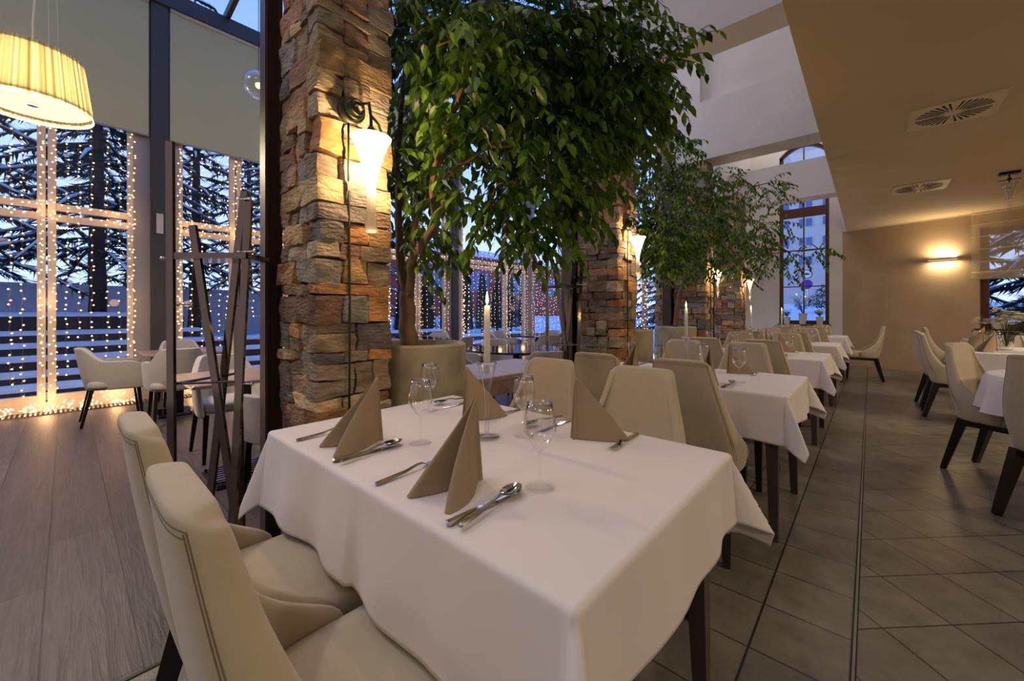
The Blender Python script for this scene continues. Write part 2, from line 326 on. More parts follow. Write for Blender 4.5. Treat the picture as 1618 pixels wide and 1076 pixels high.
for z in (1.80,2.67): g.box(WX0+.075,yf0+.01,z-.012,WX1-.075,yf1-.01,z+.012)
g.box(cxm-.013,yf0+.005,WZ0+.09,cxm+.013,yf1-.005,5.2)
fb(WX0+.075,4.25,WX1-.075,4.4)
for i in range(N):
    a=WX0+(WX1-WX0)*i/N; b=WX0+(WX1-WX0)*(i+1)/N; za,zb=archz(a),archz(b); t_=.09
    g.add([(a,yf0,za-t_),(b,yf0,zb-t_),(b,yf0,zb),(a,yf0,za),(a,yf1,za-t_),(b,yf1,zb-t_),(b,yf1,zb),(a,yf1,za)],[(0,1,2,3),(7,6,5,4),(0,4,5,1),(3,2,6,7)])
struct(g.obj('window_frame',M_brownwin,w1))
struct(G().box(WX0,11.768,WZ0,WX1,11.772,ZS+.2).obj('pane',M_pane,w1))
struct(G().box(WX0-.03,11.60,WZ0-.035,WX1+.03,11.735,WZ0).obj('window_sill',M_brownwin,w1))
S('wall_left',G().box(-2.4,8.75,0,-2.28,11.95,6.2),M_white)
# tan back wall, turned 14 degrees, with the second window
BW=Matrix.Translation((-.465,11.66,0))@Matrix.Rotation(math.atan2(-.48,1.865),4,'Z')
def bw(g): return g.xf(BW)
S('wall_back_right',bw(G().box(0,0,0,2.02,.25,3).box(3.35,0,0,6.6,.25,3).box(2.02,0,0,3.35,.25,.88).box(2.02,0,2.72,3.35,.25,3)),M_tan)
w2=struct(D.objects.new('window_2',None)); COL.objects.link(w2)
g=G()
for a,b,c,d in ((2.02,.88,2.12,2.72),(3.25,.88,3.35,2.72),(2.12,.88,3.25,.98),(2.12,2.62,3.25,2.72),(2.65,.98,2.71,2.62)): g.box(a,.10,b,c,.16,d)
struct(bw(g).obj('window_frame',M_brownwin,w2)); struct(bw(G().box(2.02,.128,.88,3.35,.132,2.72)).obj('pane',M_pane,w2))
struct(bw(G().box(1.96,-.06,.845,3.42,.10,.88)).obj('window_sill',M_brownwin,w2))
S('baseboard_back',bw(G().box(0,-.014,0,6.6,0,.07)),M_tan)
S('trim_4',bw(G().box(0,-.02,2.985,6.6,0,3.0)),M_white)

# ------------------------------------------------------------ conservatory shell
XG=-7.35
posts=[-2.95,-1.05,.85,2.65,4.2,6.1,8.9]
for y in posts[:-1]:
    S('window_post',G().box(XG-.05,y-.09,0,XG+.11,y+.09,5.45),M_frame_d)
    S('window_post_trim',G().box(XG-.02,y-.26,0,XG+.05,y-.092,5.4).box(XG-.02,y+.092,0,XG+.05,y+.22,5.4),M_frame_g)
S('window_post',G().box(XG-.08,8.83,0,XG+.12,9.05,5.6),M_frame_g)
S('wall_eaves',G().box(XG-.08,-4,5.40,XG+.14,9.0,5.62),M_frame_d)
wn=3
def bay(y0,y1,n,mid=None):
    o=struct(D.objects.new('window_%d'%n,None)); COL.objects.link(o); g=G(); f=.075; m=mid or (y0+y1)/2
    for a,b in ((y0,y0+f),(y1-f,y1),(m-f,m-.008),(m+.008,m+f)): g.box(XG-.03,a,.10,XG+.045,b,5.4)
    for z in (.10,2.27,2.40,3.9): g.box(XG-.03,y0+f,z,XG+.04,m-f,z+.085); g.box(XG-.03,m+f,z,XG+.04,y1-f,z+.085)
    g.box(XG-.05,y0,0,XG+.06,y1,.10)
    struct(g.obj('window_frame',M_frame_w,o)); struct(G().box(XG-.003,y0,.1,XG+.003,y1,5.4).obj('pane',M_pane,o)); return o
bays=[(-.93,.61),(1.03,2.46),(4.30,5.87),(6.30,8.72),(2.86,4.02),(-2.72,-1.17)]
for i,b in enumerate(bays): bay(b[0],b[1],3+i,7.89 if i==3 else None)
# end wall of the conservatory (plane y = 8.9)
o=struct(D.objects.new('window_9',None)); COL.objects.link(o); g=G()
for a in (-7.2,-6.08,-5.0,-3.88): g.box(a-.04,8.86,0,a+.04,8.94,5.9)
g.box(-7.2,8.86,.0,-3.6,8.93,.12)
for z in (2.35,3.4,4.5,5.6): g.box(-7.2,8.865,z,-3.6,8.935,z+.09)
g.box(-7.2,8.86,5.85,-2.3,8.94,6.4)
struct(g.obj('window_frame',M_frame_g,o)); struct(G().box(-7.2,8.897,.1,-3.6,8.903,5.9).obj('pane',M_pane,o))
S('wall_conservatory',G().box(-3.2,8.85,0,-2.4,8.95,6.2),M_white)
# glass roof
g=G(); zr=lambda x: 5.60+.08*(x+7.35)
for k in range(15):
    y=-3.9+k*.92; g.bar((XG,y,zr(XG)+.05),(-2.3,y,zr(-2.3)+.05),.06,.12)
for x in (-6.1,-4.8,-3.5): g.bar((x,-4,zr(x)+.05),(x,9,zr(x)+.05),.06,.10)
S('ceiling_rafters',g,M_frame_d)
S('ceiling_glass',G().add([(XG,-4,zr(XG)+.12),(-2.3,-4,zr(-2.3)+.12),(-2.3,9,zr(-2.3)+.12),(XG,9,zr(XG)+.12)],[(0,1,2,3)]),M_pane)
S('trim_5',G().box(XG+.16,-3.9,.0,XG+.36,8.7,.012),M_steel)
g=G()
for k in range(330): y=-3.8+k*.038; g.box(XG+.175,y,.012,XG+.345,y+.02,.016)
S('trim_6',g,M_dark)
for y0,y1,w_ in ((-2.85,-1.16,'outermost one at the left picture edge'),(-.96,.74,'left of the grey post, behind the pleated lamp'),(.96,2.54,'between the grey post and the stone pillar'),(2.76,4.1,'behind the nearest stone pillar'),(4.31,5.98,'behind the fig tree')):
    t=thing('roller_blind','cream roller blind half lowered, '+w_,'blind',(XG+.09,(y0+y1)/2,3.55),group='cream roller blinds on the glass wall'); L=(y1-y0)/2
    G().box(-.004,-L,.02,.004,L,1.80).obj('fabric',M_blind,t); G().box(-.012,-L,0,.012,L,.02).obj('bottom_bar',M_frame_g,t)
    G().tube([(0,-L,1.83),(0,L,1.83)],.03,10).obj('roller',M_pot,t,smooth=True)
for y in (.85,6.1): tag(G().box(XG+.112,y-.035,2.25,XG+.13,y+.035,2.52).obj('switch_box',M_pot),'small white box on the grey window post '+('left of the coat rack' if y<1 else 'beyond the first fig tree'),'switch box')

# ------------------------------------------------------------ stone pillars
TINT=[(176,150,116),(158,138,114),(186,150,104),(184,134,84),(146,136,124),(132,122,112),(164,126,98),(184,164,132),(168,142,112),(150,116,92),(140,132,124),(196,170,128),(174,156,130),(160,142,122)]
def stone(g,x0,y0,z0,x1,y1,z1,res,amp,col):
    cx,cy,cz=(x0+x1)/2,(y0+y1)/2,(z0+z1)/2; hx,hy,hz=(x1-x0)/2,(y1-y0)/2,(z1-z0)/2
    nx=max(2,min(14,int(2*hx/res))); ny=max(2,min(14,int(2*hy/res))); nz=max(2,min(10,int(2*hz/res)))
    se=random.random()*50; ph=random.random(); tilt=random.uniform(-.05,.05); strat=random.random()<.45
    def pt(a,b,c):
        # round the edges a little, then roughen
        r2=1-.05*(abs(a)**12)*(abs(b)**12)
        p=Vector((cx+a*hx*r2*(1-.018*abs(c)**10),cy+b*hy*r2*(1-.018*abs(c)**10),cz+c*hz*(1-.03*(max(abs(a),abs(b))**14))+(a if hx>hy else b)*tilt*.14))
        q=Vector((p.x*9,p.y*9,p.z*13))+Vector((se,se*.7,0)); d=noise.noise_vector(q)*amp*1.5+noise.noise_vector(q*3.3)*amp*.55+noise.noise_vector(q*8)*amp*.22
        k=0
        if strat: k=amp*.6*noise.noise(Vector((se,(p.x+p.y)*4,p.z*120)))
        if abs(a)>.99: d.x+=math.copysign(k,a)
        if abs(b)>.99: d.y+=math.copysign(k,b)
        d.z*=.5
        return p+d
    def face(fn,n,m):
        vs=[fn(-1+2*i/n,-1+2*j/m) for j in range(m+1) for i in range(n+1)]
        fs=[(j*(n+1)+i,j*(n+1)+i+1,(j+1)*(n+1)+i+1,(j+1)*(n+1)+i) for j in range(m) for i in range(n)]
        g.add(vs,fs,col)
    face(lambda u,v:pt(u,-1,v),nx,nz); face(lambda u,v:pt(-u,1,v),nx,nz); face(lambda u,v:pt(1,u,v),ny,nz); face(lambda u,v:pt(-1,-u,v),ny,nz)
    face(lambda u,v:pt(u,v,1),nx,ny); face(lambda u,v:pt(u,-v,-1),nx,ny)
def pillar(x0,x1,y0,y1,zt,label,res,seed,amp=.010,z0=0):
    random.seed(seed); t=thing('stone_pillar',label,'pillar',((x0+x1)/2,(y0+y1)/2,z0)); ox,oy=(x0+x1)/2,(y0+y1)/2
    g=G(); z=0; row=0; dp=.11; hx,hy=(x1-x0)/2,(y1-y0)/2
    while z<zt-.03:
        h=random.choice((.05,.075,.095,.11,.13,.155)); h=min(h,zt-z)
        def run(a,b):   # split a run into stones
            out=[];p=a
            while p<b-.001:
                L=random.choice((.09,.13,.17,.22,.27,.33))
                if b-p-L<.08: L=b-p
                out.append((p,p+L)); p+=L
            return out
        gap=.0015
        for side in range(4):
            thr=(row+side)%2
            L=hx if side in(0,2) else hy; O=hy if side in(0,2) else hx
            a,b=(-L,L) if thr else (-L+dp,L-dp)
            for p,q in run(a,b):
                out=random.uniform(-.008,.026) ; c=random.choice(TINT); f=random.uniform(.8,1.15); c=lin(tuple(min(255,x*f) for x in c))
                subs=[(z,z+h)]
                if h>.11 and random.random()<.5: m_=random.uniform(.35,.65); subs=[(z,z+h*m_),(z+h*m_,z+h)]
                for za,zb in subs:
                    if len(subs)>1: fz=random.uniform(.82,1.12); c=lin(tuple(min(255,x*fz) for x in random.choice(TINT)))
                    e=(.012 if (thr and (p==a)) else 0); e2=(.012 if (thr and q==b) else 0)
                    if side==0: bx=(p-e+gap,-O-out,q+e2-gap,-O+dp)
                    elif side==2: bx=(p-e+gap,O-dp,q+e2-gap,O+out)
                    elif side==1: bx=(O-dp,p-e+gap,O+out,q+e2-gap)
                    else: bx=(-O-out,p-e+gap,-O+dp,q+e2-gap)
                    rr=res if side in(0,1) else res*2
                    stone(g,bx[0],bx[1],za+gap*.7,bx[2],bx[3],zb-gap*.7,rr,amp,c)
        z+=h; row+=1
    g.obj('stonework',M_stone,t,auto=38)
    G().box(-hx+.02,-hy+.02,0,hx-.02,hy-.02,zt-.02).obj('core',M_mortar,t)
    random.seed(seed+99); return t
pillar(-2.22,-1.785,.73,1.07,6.15,'tall stone pillar nearest the front table, with the largest wall lamp',.016,3,.009)
pillar(-2.22,-1.785,3.49,3.88,3.44,'stone pillar behind the second table, with a wall lamp on its lit edge',.03,5,.009)
pillar(-2.22,-1.785,6.2,6.58,3.40,'third stone pillar, between the two far fig trees',.05,8,.009)
pillar(-2.22,-1.785,8.35,8.72,3.40,'farthest stone pillar of the row, yellow lit beside the white wall',.06,9,.009)
pillar(-3.56,-3.22,8.75,9.1,5.9,'slim stone pier at the end of the conservatory glass wall',.06,12,.009)
for x0,x1,y0,y1,zt,l in ((-2.325,-2.245,.66,.74,6.0,'tall brown steel post left of the nearest stone pillar'),(-2.38,-2.25,3.42,3.56,3.44,'brown steel post left of the second stone pillar'),(-2.38,-2.25,6.12,6.26,3.4,'brown steel post left of the third stone pillar'),(-2.38,-2.25,8.26,8.40,3.4,'brown steel post left of the farthest stone pillar')):
    g=G().box(x0,y0,0,x1,y0+.012,zt).box(x0,y1-.012,0,x1,y1,zt).box((x0+x1)/2-.006,y0+.012,0,(x0+x1)/2+.006,y1-.012,zt)
    tag(g.obj('steel_post',M_post),l,'post')

# ------------------------------------------------------------ wall lamps (sconces)
def sconce(x,y,zt,sc,label,power):
    t=thing('wall_lamp',label,'lamp',(x,y,zt)); s=sc
    prof=[(.020,-.42),(.026,-.41),(.027,-.39),(.020,-.34),(.018,-.26),(.022,-.20),(.034,-.14),(.052,-.08),(.072,-.03),(.084,-.008),(.088,0),(.083,-.002),(.070,-.026),(.049,-.08),(.030,-.14),(.018,-.20),(.012,-.26)]
    G().lathe_open([(.001,-.42)]+[(r*s,z*s) for r,z in prof[:11]],40).obj('lamp_shade',M_opal,t,smooth=True)
    g=G(); wx=-1.775-x
    g.lathe([(.001,0),(.052,0),(.058,.008),(.045,.022),(.02,.03),(.001,.032)],24); g.xf(Matrix.Translation((wx+.01,-.05,.13))@Matrix.Rotation(PI/2,4,'Y'))
    g.obj('wall_plate',M_iron,t,smooth=True)
    g=G()
    for k in range(3): # scrolled iron coils
        r0=.055-.012*k; g.tube([(wx+.05+.02*k+.004*math.sin(a*2),-.05+r0*math.cos(a),.13+r0*math.sin(a)) for a in [TAU*i/20 for i in range(21)]],.0055,8)
    g.tube([(wx+.02,-.05,.13),(wx+.06,-.035,.16),(0,-.01,.15),(0.0,0,.09),(0,0,.04)],[.007]*5,8)
    g.tube([(0,0,.10),(.0,.035,.075),(.0,.05,.04),(.0,.042,.02)],.006,8); g.ball((0,.045,.02),.014); g.ball((0,0,.035),.018)
    g.obj('scroll_arm',M_iron,t,smooth=True)
    for k in range(3): a=k*TAU/3; G().tube([(0,0,.03),(.05*math.cos(a)*s,.05*math.sin(a)*s,.0),(.078*math.cos(a)*s,.078*math.sin(a)*s,-.012)],.0018,5).obj('hook',M_iron,t)
    c=G().tube([(wx+.02,-.055,.08),(wx+.012,-.05,-.2),(wx+.012,-.045,-.8),(wx+.012,-.05,-1.6)],.0055,8).obj('cable',M_cable,t,smooth=True)
    light('POINT',(x,y,zt-.065*s),power*1.0,(1,.70,.40),.016,name='wall_lamp_light')
    light('POINT',(x,y,zt-.17*s),power*.3,(1,.72,.44),.008,name='wall_lamp_light')
sconce(-1.655,.905,1.94,1.0,'glowing trumpet glass wall lamp on the nearest stone pillar',13)
sconce(-1.68,3.705,1.90,.85,'lit trumpet wall lamp on the second stone pillar',10)
sconce(-1.68,6.43,1.80,.8,'small lit trumpet wall lamp among leaves on the third pillar',10)
sconce(-1.68,8.55,1.80,.8,'farthest lit wall lamp, beside the yellow lit pillar',10)

# ------------------------------------------------------------ chairs
def shell(zb,zt_fn,yb,dep,hw,p=.45,nu=30,nv=14,th=.045,mat_=None,name='backrest',tw=.032):
    vv=[0,.02,.06]+[i/nv for i in range(2,nv)]+[.955,.98,.993,1]
    def sec(u,v):
        a=u*2-1; t_=zt_fn(a); z=zb+(t_-zb)*v; A=abs(a)*PI/2; sx_=math.sin(A)**p if A>1e-6 else 0; cx_=max(0,math.cos(A))**p; return a,z,sx_,cx_
    def fo(u,v,sh=0):
        a,z,sx_,cx_=sec(u,v); d=max(dep(z),th); return (math.copysign((hw(z)-sh)*sx_,a),yb(z)+d-sh-(d-2*sh)*cx_,z)
    def fi(u,v,sh=0):
        a,z,sx_,cx_=sec(u,v); d=max(dep(z),th); return (math.copysign((hw(z)-tw+sh)*sx_,a),yb(z)+d-sh-(d-th)*cx_,z)
    n=nu; vs=[];m=2*(n+1)
    for v in vv:
        sh=.007 if v in(0,1) else (.002 if v in(.02,.993) else 0)
        vs+=[fo(i/n,v,sh) for i in range(n+1)]+[fi(i/n,v,sh) for i in range(n,-1,-1)]
    fs=[]
    for j in range(len(vv)-1):
        for i in range(m): k=(i+1)%m; fs.append((j*m+i,j*m+k,(j+1)*m+k,(j+1)*m+i))
    for j in (0,len(vv)-1):
        for i in range(n): q=(j*m+i,j*m+i+1,j*m+m-2-i,j*m+m-1-i); fs.append(q if j else tuple(reversed(q)))
    o=G().add(vs,fs).obj(name,mat_,None); mo=o.modifiers.new('u','SUBSURF'); mo.levels=1; mo.render_levels=1
    return bake(o),fo
def interp(tab):
    def f(z):
        if z<=tab[0][0]: return tab[0][1]
        for (a,b),(c,d) in zip(tab,tab[1:]):
            if z<=c:
                k=(z-a)/(c-a); k=k*k*(3-2*k) if False else k; return b+(d-b)*k
        return tab[-1][1]
    return f
def cushion(hx,hy,cy,z0,z1,dome,exp=5,front=1.0):
    g=G(); n=40
    def ring(k,z):
        out=[]
        for i in range(n):
            a=TAU*i/n; c,s_=math.cos(a),math.sin(a); x=math.copysign(abs(c)**(2/exp),c)*hx*k; y=math.copysign(abs(s_)**(2/exp),s_)*hy*k
            if y>0: x*=front
            out.append((x,cy+y,z))
        return out
    lev=[(.80,z0),(.97,z0+.012),(1,z0+.03),(1,z1-.03),(.985,z1-.012),(.94,z1),(.8,z1+dome*.45),(.55,z1+dome*.8),(.3,z1+dome*.96),(.02,z1+dome)]
    vs=[];fs=[]
    for k,z in lev: vs+=ring(k,z)
    for i in range(len(lev)-1):
        for k in range(n): j=(k+1)%n; fs.append((i*n+k,i*n+j,(i+1)*n+j,(i+1)*n+k))
    fs.append(tuple(reversed(range(n)))); fs.append(tuple(range((len(lev)-1)*n,len(lev)*n))); return g.add(vs,fs)
GC='beige upholstered dining chairs'
def make_dining(legmat=M_dleg,fab=M_fab):
    t=thing('dining_chair','','dining chair')
    hw=interp([(.38,.225),(.46,.235),(.55,.228),(.65,.205),(.75,.178),(.85,.150),(.93,.132)])
    yb=interp([(.38,-.205),(.5,-.235),(.6,-.255),(.75,-.280),(.93,-.305)])
    dp=interp([(.38,.25),(.46,.285),(.485,.285),(.505,.26),(.535,.21),(.57,.165),(.62,.125),(.70,.09),(.80,.068),(.93,.052)])
    zt=lambda a:.936-.022*abs(a)**4
    b,fn=shell(.385,zt,yb,dp,hw,p=.42,th=.052,mat_=fab); b.parent=t
    def surf(u,v,o=-.0005):
        e=.004; p=Vector(fn(u,v)); a=Vector(fn(min(1,u+e),v))-Vector(fn(max(0,u-e),v)); c=Vector(fn(u,min(1,v+e)))-Vector(fn(u,max(0,v-e))); n=a.cross(c).normalized()
        if n.dot(Vector((p.x,p.y+.05,0)))<0: n=-n
        return p+n*o
    for ua in (.17,.20):
        pth=[surf(ua,v) for v in [i/30 for i in range(4,30)]]+[surf(ua+(1-2*ua)*k/14,.972+(.0 if ua<.18 else -.016)) for k in range(15)]+[surf(1-ua,v) for v in [i/30 for i in range(29,3,-1)]]
        G().tube(pth,.0013,5).obj('seam',M_pipe,b)
    cushion(.215,.235,.035,.375,.475,.02,4.5,.98).obj('seat',fab,t,smooth=True)
    for s in (-1,1):
        G().bar((s*.175,-.165,.385),(s*.20,-.262,0),.05,.055,.032,.032).obj('leg',legmat,t)
        G().bar((s*.165,.20,.385),(s*.172,.215,0),.046,.046,.03,.03).obj('leg',legmat,t)
    G().box(-.19,-.18,.345,.19,-.15,.385).box(-.19,.19,.345,.19,.22,.385).box(-.19,-.15,.345,-.16,.19,.385).box(.16,-.15,.345,.19,.19,.385).obj('seat_frame',legmat,t)
    return t
DC=make_dining(); used=[]
def dchair(x,y,rz,label,group=GC):
    if not used: used.append(1); DC.location=(x,y,0); DC.rotation_euler=(0,0,rz); DC['label']=label; DC['group']=group; return DC
    return copy_tree(DC,(x,y,0),rz,label,group)
def make_arm():
    t=thing('armchair','','armchair')
    hw=interp([(.36,.235),(.45,.248),(.65,.262),(.82,.262)]); yb=interp([(.36,-.20),(.5,-.235),(.8,-.285)]); yf=interp([(.36,.235),(.45,.245),(.60,.25),(.655,.19),(.7,.0),(.8,-.1)])
    def zt(a):
        a=abs(a); k=max(0,min(1,(a-.30)/.35)); k=k*k*(3-2*k); e=max(0,(a-.9)/.1); return .80-.14*k-.05*e*e
    b,fn=shell(.36,zt,yb,lambda z:.25-yb(z),hw,p=.72,th=.045,nu=36,mat_=M_fab2,tw=.045); b.parent=t
    cushion(.215,.215,.02,.37,.455,.015,4.5).obj('seat',M_fab2,t,smooth=True)
    for s in (-1,1):
        G().bar((s*.18,-.16,.37),(s*.205,-.235,0),.036,.036,.022,.022).obj('leg',M_black,t)
        G().bar((s*.18,.19,.37),(s*.20,.225,0),.036,.036,.022,.022).obj('leg',M_black,t)
    return t
AC=make_arm(); usedA=[]
def achair(x,y,rz,label,group='grey beige tub armchairs in the conservatory'):
    if not usedA: usedA.append(1); AC.location=(x,y,0); AC.rotation_euler=(0,0,rz); AC['label']=label; AC['group']=group; return AC
    return copy_tree(AC,(x,y,0),rz,label,group)

# ------------------------------------------------------------ rectangular tables, cloth, settings
HW,HD=.615,.403   # half width (x), half depth (y)
def cloth_rect(hx,hy,ox,oy,seed,ztop=.752,nx=84,ny=64):
    random.seed(seed); ph=[random.random()*TAU for _ in range(8)]; am=random.uniform(.008,.014)
    def coord(n,h,o):
        q=[.002,.006,.011,.016,.022]+[.022+(o-.022)*(i+1)/22 for i in range(22)]; m=max(8,int(n*.9)); return [-h-d for d in reversed(q)]+[-h+2*h*i/m for i in range(m+1)]+[h+d for d in q]
    X=coord(nx,hx,ox); Y=coord(ny,hy,oy); R=.012
    def drop(d,k):  # returns (out,down) for hanging length d with slope k
        if d<=0: return 0,0
        arc=R*PI/2
        if d<arc: a=d/R; return R*math.sin(a),R*(1-math.cos(a))
        e=d-arc; return R+e*k,R+e*math.sqrt(max(0,1-k*k))
    def pt(u,v):
        dx=max(0,abs(u)-hx); dy=max(0,abs(v)-hy); sx_=math.copysign(1,u); sy_=math.copysign(1,v); cx=max(-hx,min(hx,u)); cy=max(-hy,min(hy,v)); r=math.hypot(dx,dy)
        if r==0: return (cx,cy,ztop+.0012*noise.noise(Vector((u*5,v*5,seed))))
        th=math.atan2(dy,dx); pk=1-abs(th-PI/4)/(PI/4); k=.10+(.30 if (sx_<0 and sy_<0) else .46)*pk**1.25*min(1,r/.05)
        k=k*(.9+.25*noise.noise(Vector((sx_*3+seed,sy_*5,0))))
        fold=0
        if dx==0 or dy==0:
            s=(v if dy==0 else u); fold=am*(r/.25)*(math.sin(s*11+ph[int(sx_>0)+2*int(dy==0)])+.7*math.sin(s*23+ph[4]+seed)); h_=hy if dy==0 else hx
            fold+= -.02*r*math.exp(-((h_-abs(s))/.05)**2)+.010*(r/.25)*noise.noise(Vector((s*7,seed*3,sx_*2+sy_)))
        else: fold=.0
        o,dn=drop(r,k); o+=fold
        return (cx+sx_*o*math.cos(th),cy+sy_*o*math.sin(th),ztop-dn)
    g=G(); nxx=len(X); nyy=len(Y)
    g.add([pt(u,v) for v in Y for u in X],[(j*nxx+i,j*nxx+i+1,(j+1)*nxx+i+1,(j+1)*nxx+i) for j in range(nyy-1) for i in range(nxx-1)])
    o=g.obj('tablecloth',M_cloth); m=o.modifiers.new('s','SOLIDIFY'); m.thickness=.0016; m.offset=1; return bake(o)
def table(cx,cy,label,group=None,hx=HW,hy=HD,name='dining_table'):
    t=thing(name,label,'table',(cx,cy,0),group=group)
    G().bbox(-hx+.01,-hy+.01,.72,hx-.01,hy-.01,.746).obj('tabletop',M_tleg,t)
    a,b=hx-.07,hy-.07
    G().box(-a,-b-.01,.63,a,-b+.01,.72).box(-a,b-.01,.63,a,b+.01,.72).box(-a-.01,-b+.01,.63,-a+.01,b-.01,.72).box(a-.01,-b+.01,.63,a+.01,b-.01,.72).obj('apron',M_tleg,t)
    for sx_ in(-1,1):
        for sy_ in(-1,1): G().bar((sx_*a,sy_*b,.72),(sx_*(a+.015),sy_*(b+.03),0),.062,.062,.036,.036).obj('leg',M_tleg,t)
    return t
def napkin_mesh():
    g=G(); h=.205; L=.158; n=28; lv=10
    for s in (-1,1):
        vs=[(0,.003*s,h)]
        for j in range(1,lv+1):
            k=j/lv
            for i in range(n):
                a=TAU*i/n; q=.5-.5*math.cos(a); px=L*q; sa=math.sin(a)
                wd=(.004+.022*math.sin(min(1,q*1.05)*PI*.80))*(1.2 if sa*s>0 else .45)*abs(sa)**.6
                yy=s*(.004+px*.20+.022*q*q)+math.copysign(wd,sa)
                vs.append((px*k*(1+.05*math.sin(k*PI)),yy*k**1.25,h*(1-k)+.0008))
        fs=[(0,1+i,1+(i+1)%n) for i in range(n)]
        for j in range(lv-1):
            for i in range(n): i2=(i+1)%n; fs.append((1+j*n+i,1+(j+1)*n+i,1+(j+1)*n+i2,1+j*n+i2))
        g.add(vs,fs)
    g.add([(0,-.003,h),(-.014,-.010,0),(.02,0,0),(0,.003,h),(-.014,.010,0)],[(0,1,2),(3,2,4)])
    return g
g=napkin_mesh(); ME_NAP=g.obj('folded_napkin',M_nap); m=ME_NAP.modifiers.new('s','SOLIDIFY'); m.thickness=.0014; bake(ME_NAP)
ME_NAP.data.set_sharp_from_angle(angle=math.radians(50))
NAPDATA=ME_NAP.data; D.objects.remove(ME_NAP)
def single(data,name,loc,rz,label,cat,group):
    o=D.objects.new(name,data); COL.objects.link(o); o.location=loc; o.rotation_euler=(0,0,rz); return tag(o,label,cat,group)
gp=[(.0345,0),(.034,.0025),(.012,.004),(.0045,.009),(.0036,.03),(.0036,.075),(.0055,.084),(.016,.094),(.031,.115),(.0375,.132),(.037,.15),(.0335,.175),(.0295,.198)]
GL=G().lathe_open([(.001,.0)]+gp,36).mesh('wine_glass',M_glass); GL.polygons.foreach_set('use_smooth',[True]*len(GL.polygons))
def make_glass():
    t=thing('wine_glass','','wine glass')
    def pr(p): 
        o=G().lathe_open(p,36).mesh('m',M_glass); return o
    for nm,p in (('foot',[(.001,0.001),(.0345,.001),(.034,.0035),(.012,.005),(.0045,.010)]),('stem',[(.0045,.010),(.0036,.03),(.0036,.072),(.0048,.081)]),('bowl',[(.001,.083),(.0055,.084),(.016,.094),(.031,.115),(.0375,.132),(.037,.15),(.0335,.175),(.0295,.198),(.0285,.1983),(.0325,.175),(.036,.15),(.0363,.133),(.030,.117)])):
        o=G().lathe_open(p,36).obj(nm,M_glassfoot if nm=='foot' else M_glass,t,smooth=True)
    return t
WG=make_glass(); usedG=[]
def wglass(x,y,z,label,group):
    if not usedG: usedG.append(1); WG.location=(x,y,z); WG['label']=label; WG['group']=group; return
    copy_tree(WG,(x,y,z),0,label,group)
def loft(secs):   # secs: (y, halfwidth, z, thickness)
    g=G(); vs=[];fs=[]
    for y,w_,z,t_ in secs: vs+=[(-w_,y,z),(-w_*.6,y,z+t_),(w_*.6,y,z+t_),(w_,y,z),(w_*.6,y,z-t_*.3),(-w_*.6,y,z-t_*.3)]
    for i in range(len(secs)-1):
        for k in range(6): j=(k+1)%6; fs.append((i*6+k,(i+1)*6+k,(i+1)*6+j,i*6+j))
    fs.append((0,1,2,3,4,5)); n=(len(secs)-1)*6; fs.append((n+5,n+4,n+3,n+2,n+1,n)); return g.add(vs,fs)
hnd=[(0,.002,.003,.002),(.004,.0072,.003,.0045),(.05,.006,.004,.005),(.09,.0042,.006,.0045),(.125,.0036,.013,.0035),(.14,.0045,.0125,.003)]
gF=loft(hnd+[(.15,.0095,.008,.002),(.158,.0112,.005,.0018),(.166,.0112,.004,.0016)])
for k in range(4): x=-.0093+k*.0062; gF.bar((x,.165,.005),(x,.19,.004),.0026,.0022); gF.bar((x,.19,.004),(x*.96,.212,.009),.0026,.0022,.0014,.0014)
gS=loft(hnd)
def bowl(u,v):
    a=u*TAU; r=v; x=.0185*r*math.cos(a); y=.173+.034*r*math.sin(a)*(1 if math.sin(a)<0 else 1.05); return (x,y,.0115-.0085*(1-r*r))
gS.grid(bowl,20,6)
gS.grid(lambda u,v:(lambda p:(p[0]*1.03,p[1],p[2]-.0014))(bowl(u,1-v)),20,6)
gK=loft([(0,.0025,.003,.003),(.004,.0085,.003,.006),(.06,.0078,.003,.006),(.10,.006,.003,.005),(.104,.0065,.003,.003),(.13,.0085,.003,.0016),(.17,.009,.003,.0013),(.20,.0065,.003,.001),(.215,.001,.003,.0008)])
def cm(g,n):
    me=g.mesh(n,M_steel); me.polygons.foreach_set('use_smooth',[True]*len(me.polygons)); me.set_sharp_from_angle(angle=math.radians(35)); return me
MF,MS,MK=cm(gF,'fork'),cm(gS,'spoon'),cm(gK,'dinner_knife')
def make_candle():
    t=thing('candlestick','','candlestick')
    G().lathe_open([(.001,.003),(.042,.003),(.041,.006),(.012,.009),(.007,.016),(.0065,.10),(.008,.14),(.012,.165),(.030,.235),(.034,.245),(.033,.246),(.024,.235),(.013,.205),(.001,.20)],36).obj('crystal_holder',M_crystal,t,smooth=True)
    return t
CH=make_candle(); usedC=[]
def candle(x,y,z,lab,tag2,h=.235,lit=True):
    if not usedC: usedC.append(1); CH.location=(x,y,z); CH['label']=lab; CH['group']='crystal candlesticks'
    else: copy_tree(CH,(x,y,z),0,lab,'crystal candlesticks')
    t=thing('candle',tag2,'candle',(x,y,z+.207),group='white taper candles')
    G().lathe([(.0105,0),(.0105,h*.6),(.009,h-.004),(.005,h)],20).obj('wax_taper',M_wax,t,smooth=True)
    G().tube([(0,0,h),(0,.001,h+.008)],.001,5).obj('wick',M_wick,t)
    G().lathe([(.0005,h+.002),(.0045,h+.010),(.005,h+.017),(.003,h+.032),(.0004,h+.045)],12).obj('flame',M_flame,t,smooth=True)
    light('POINT',(x,y,z+.207+h+.02),1.2,(1,.6,.25),.008,name='candle_light')
TZ=.7545
ORD=['nearest','second','third','fourth','farthest']
TY=[.878,2.775,4.76,6.72,9.1]
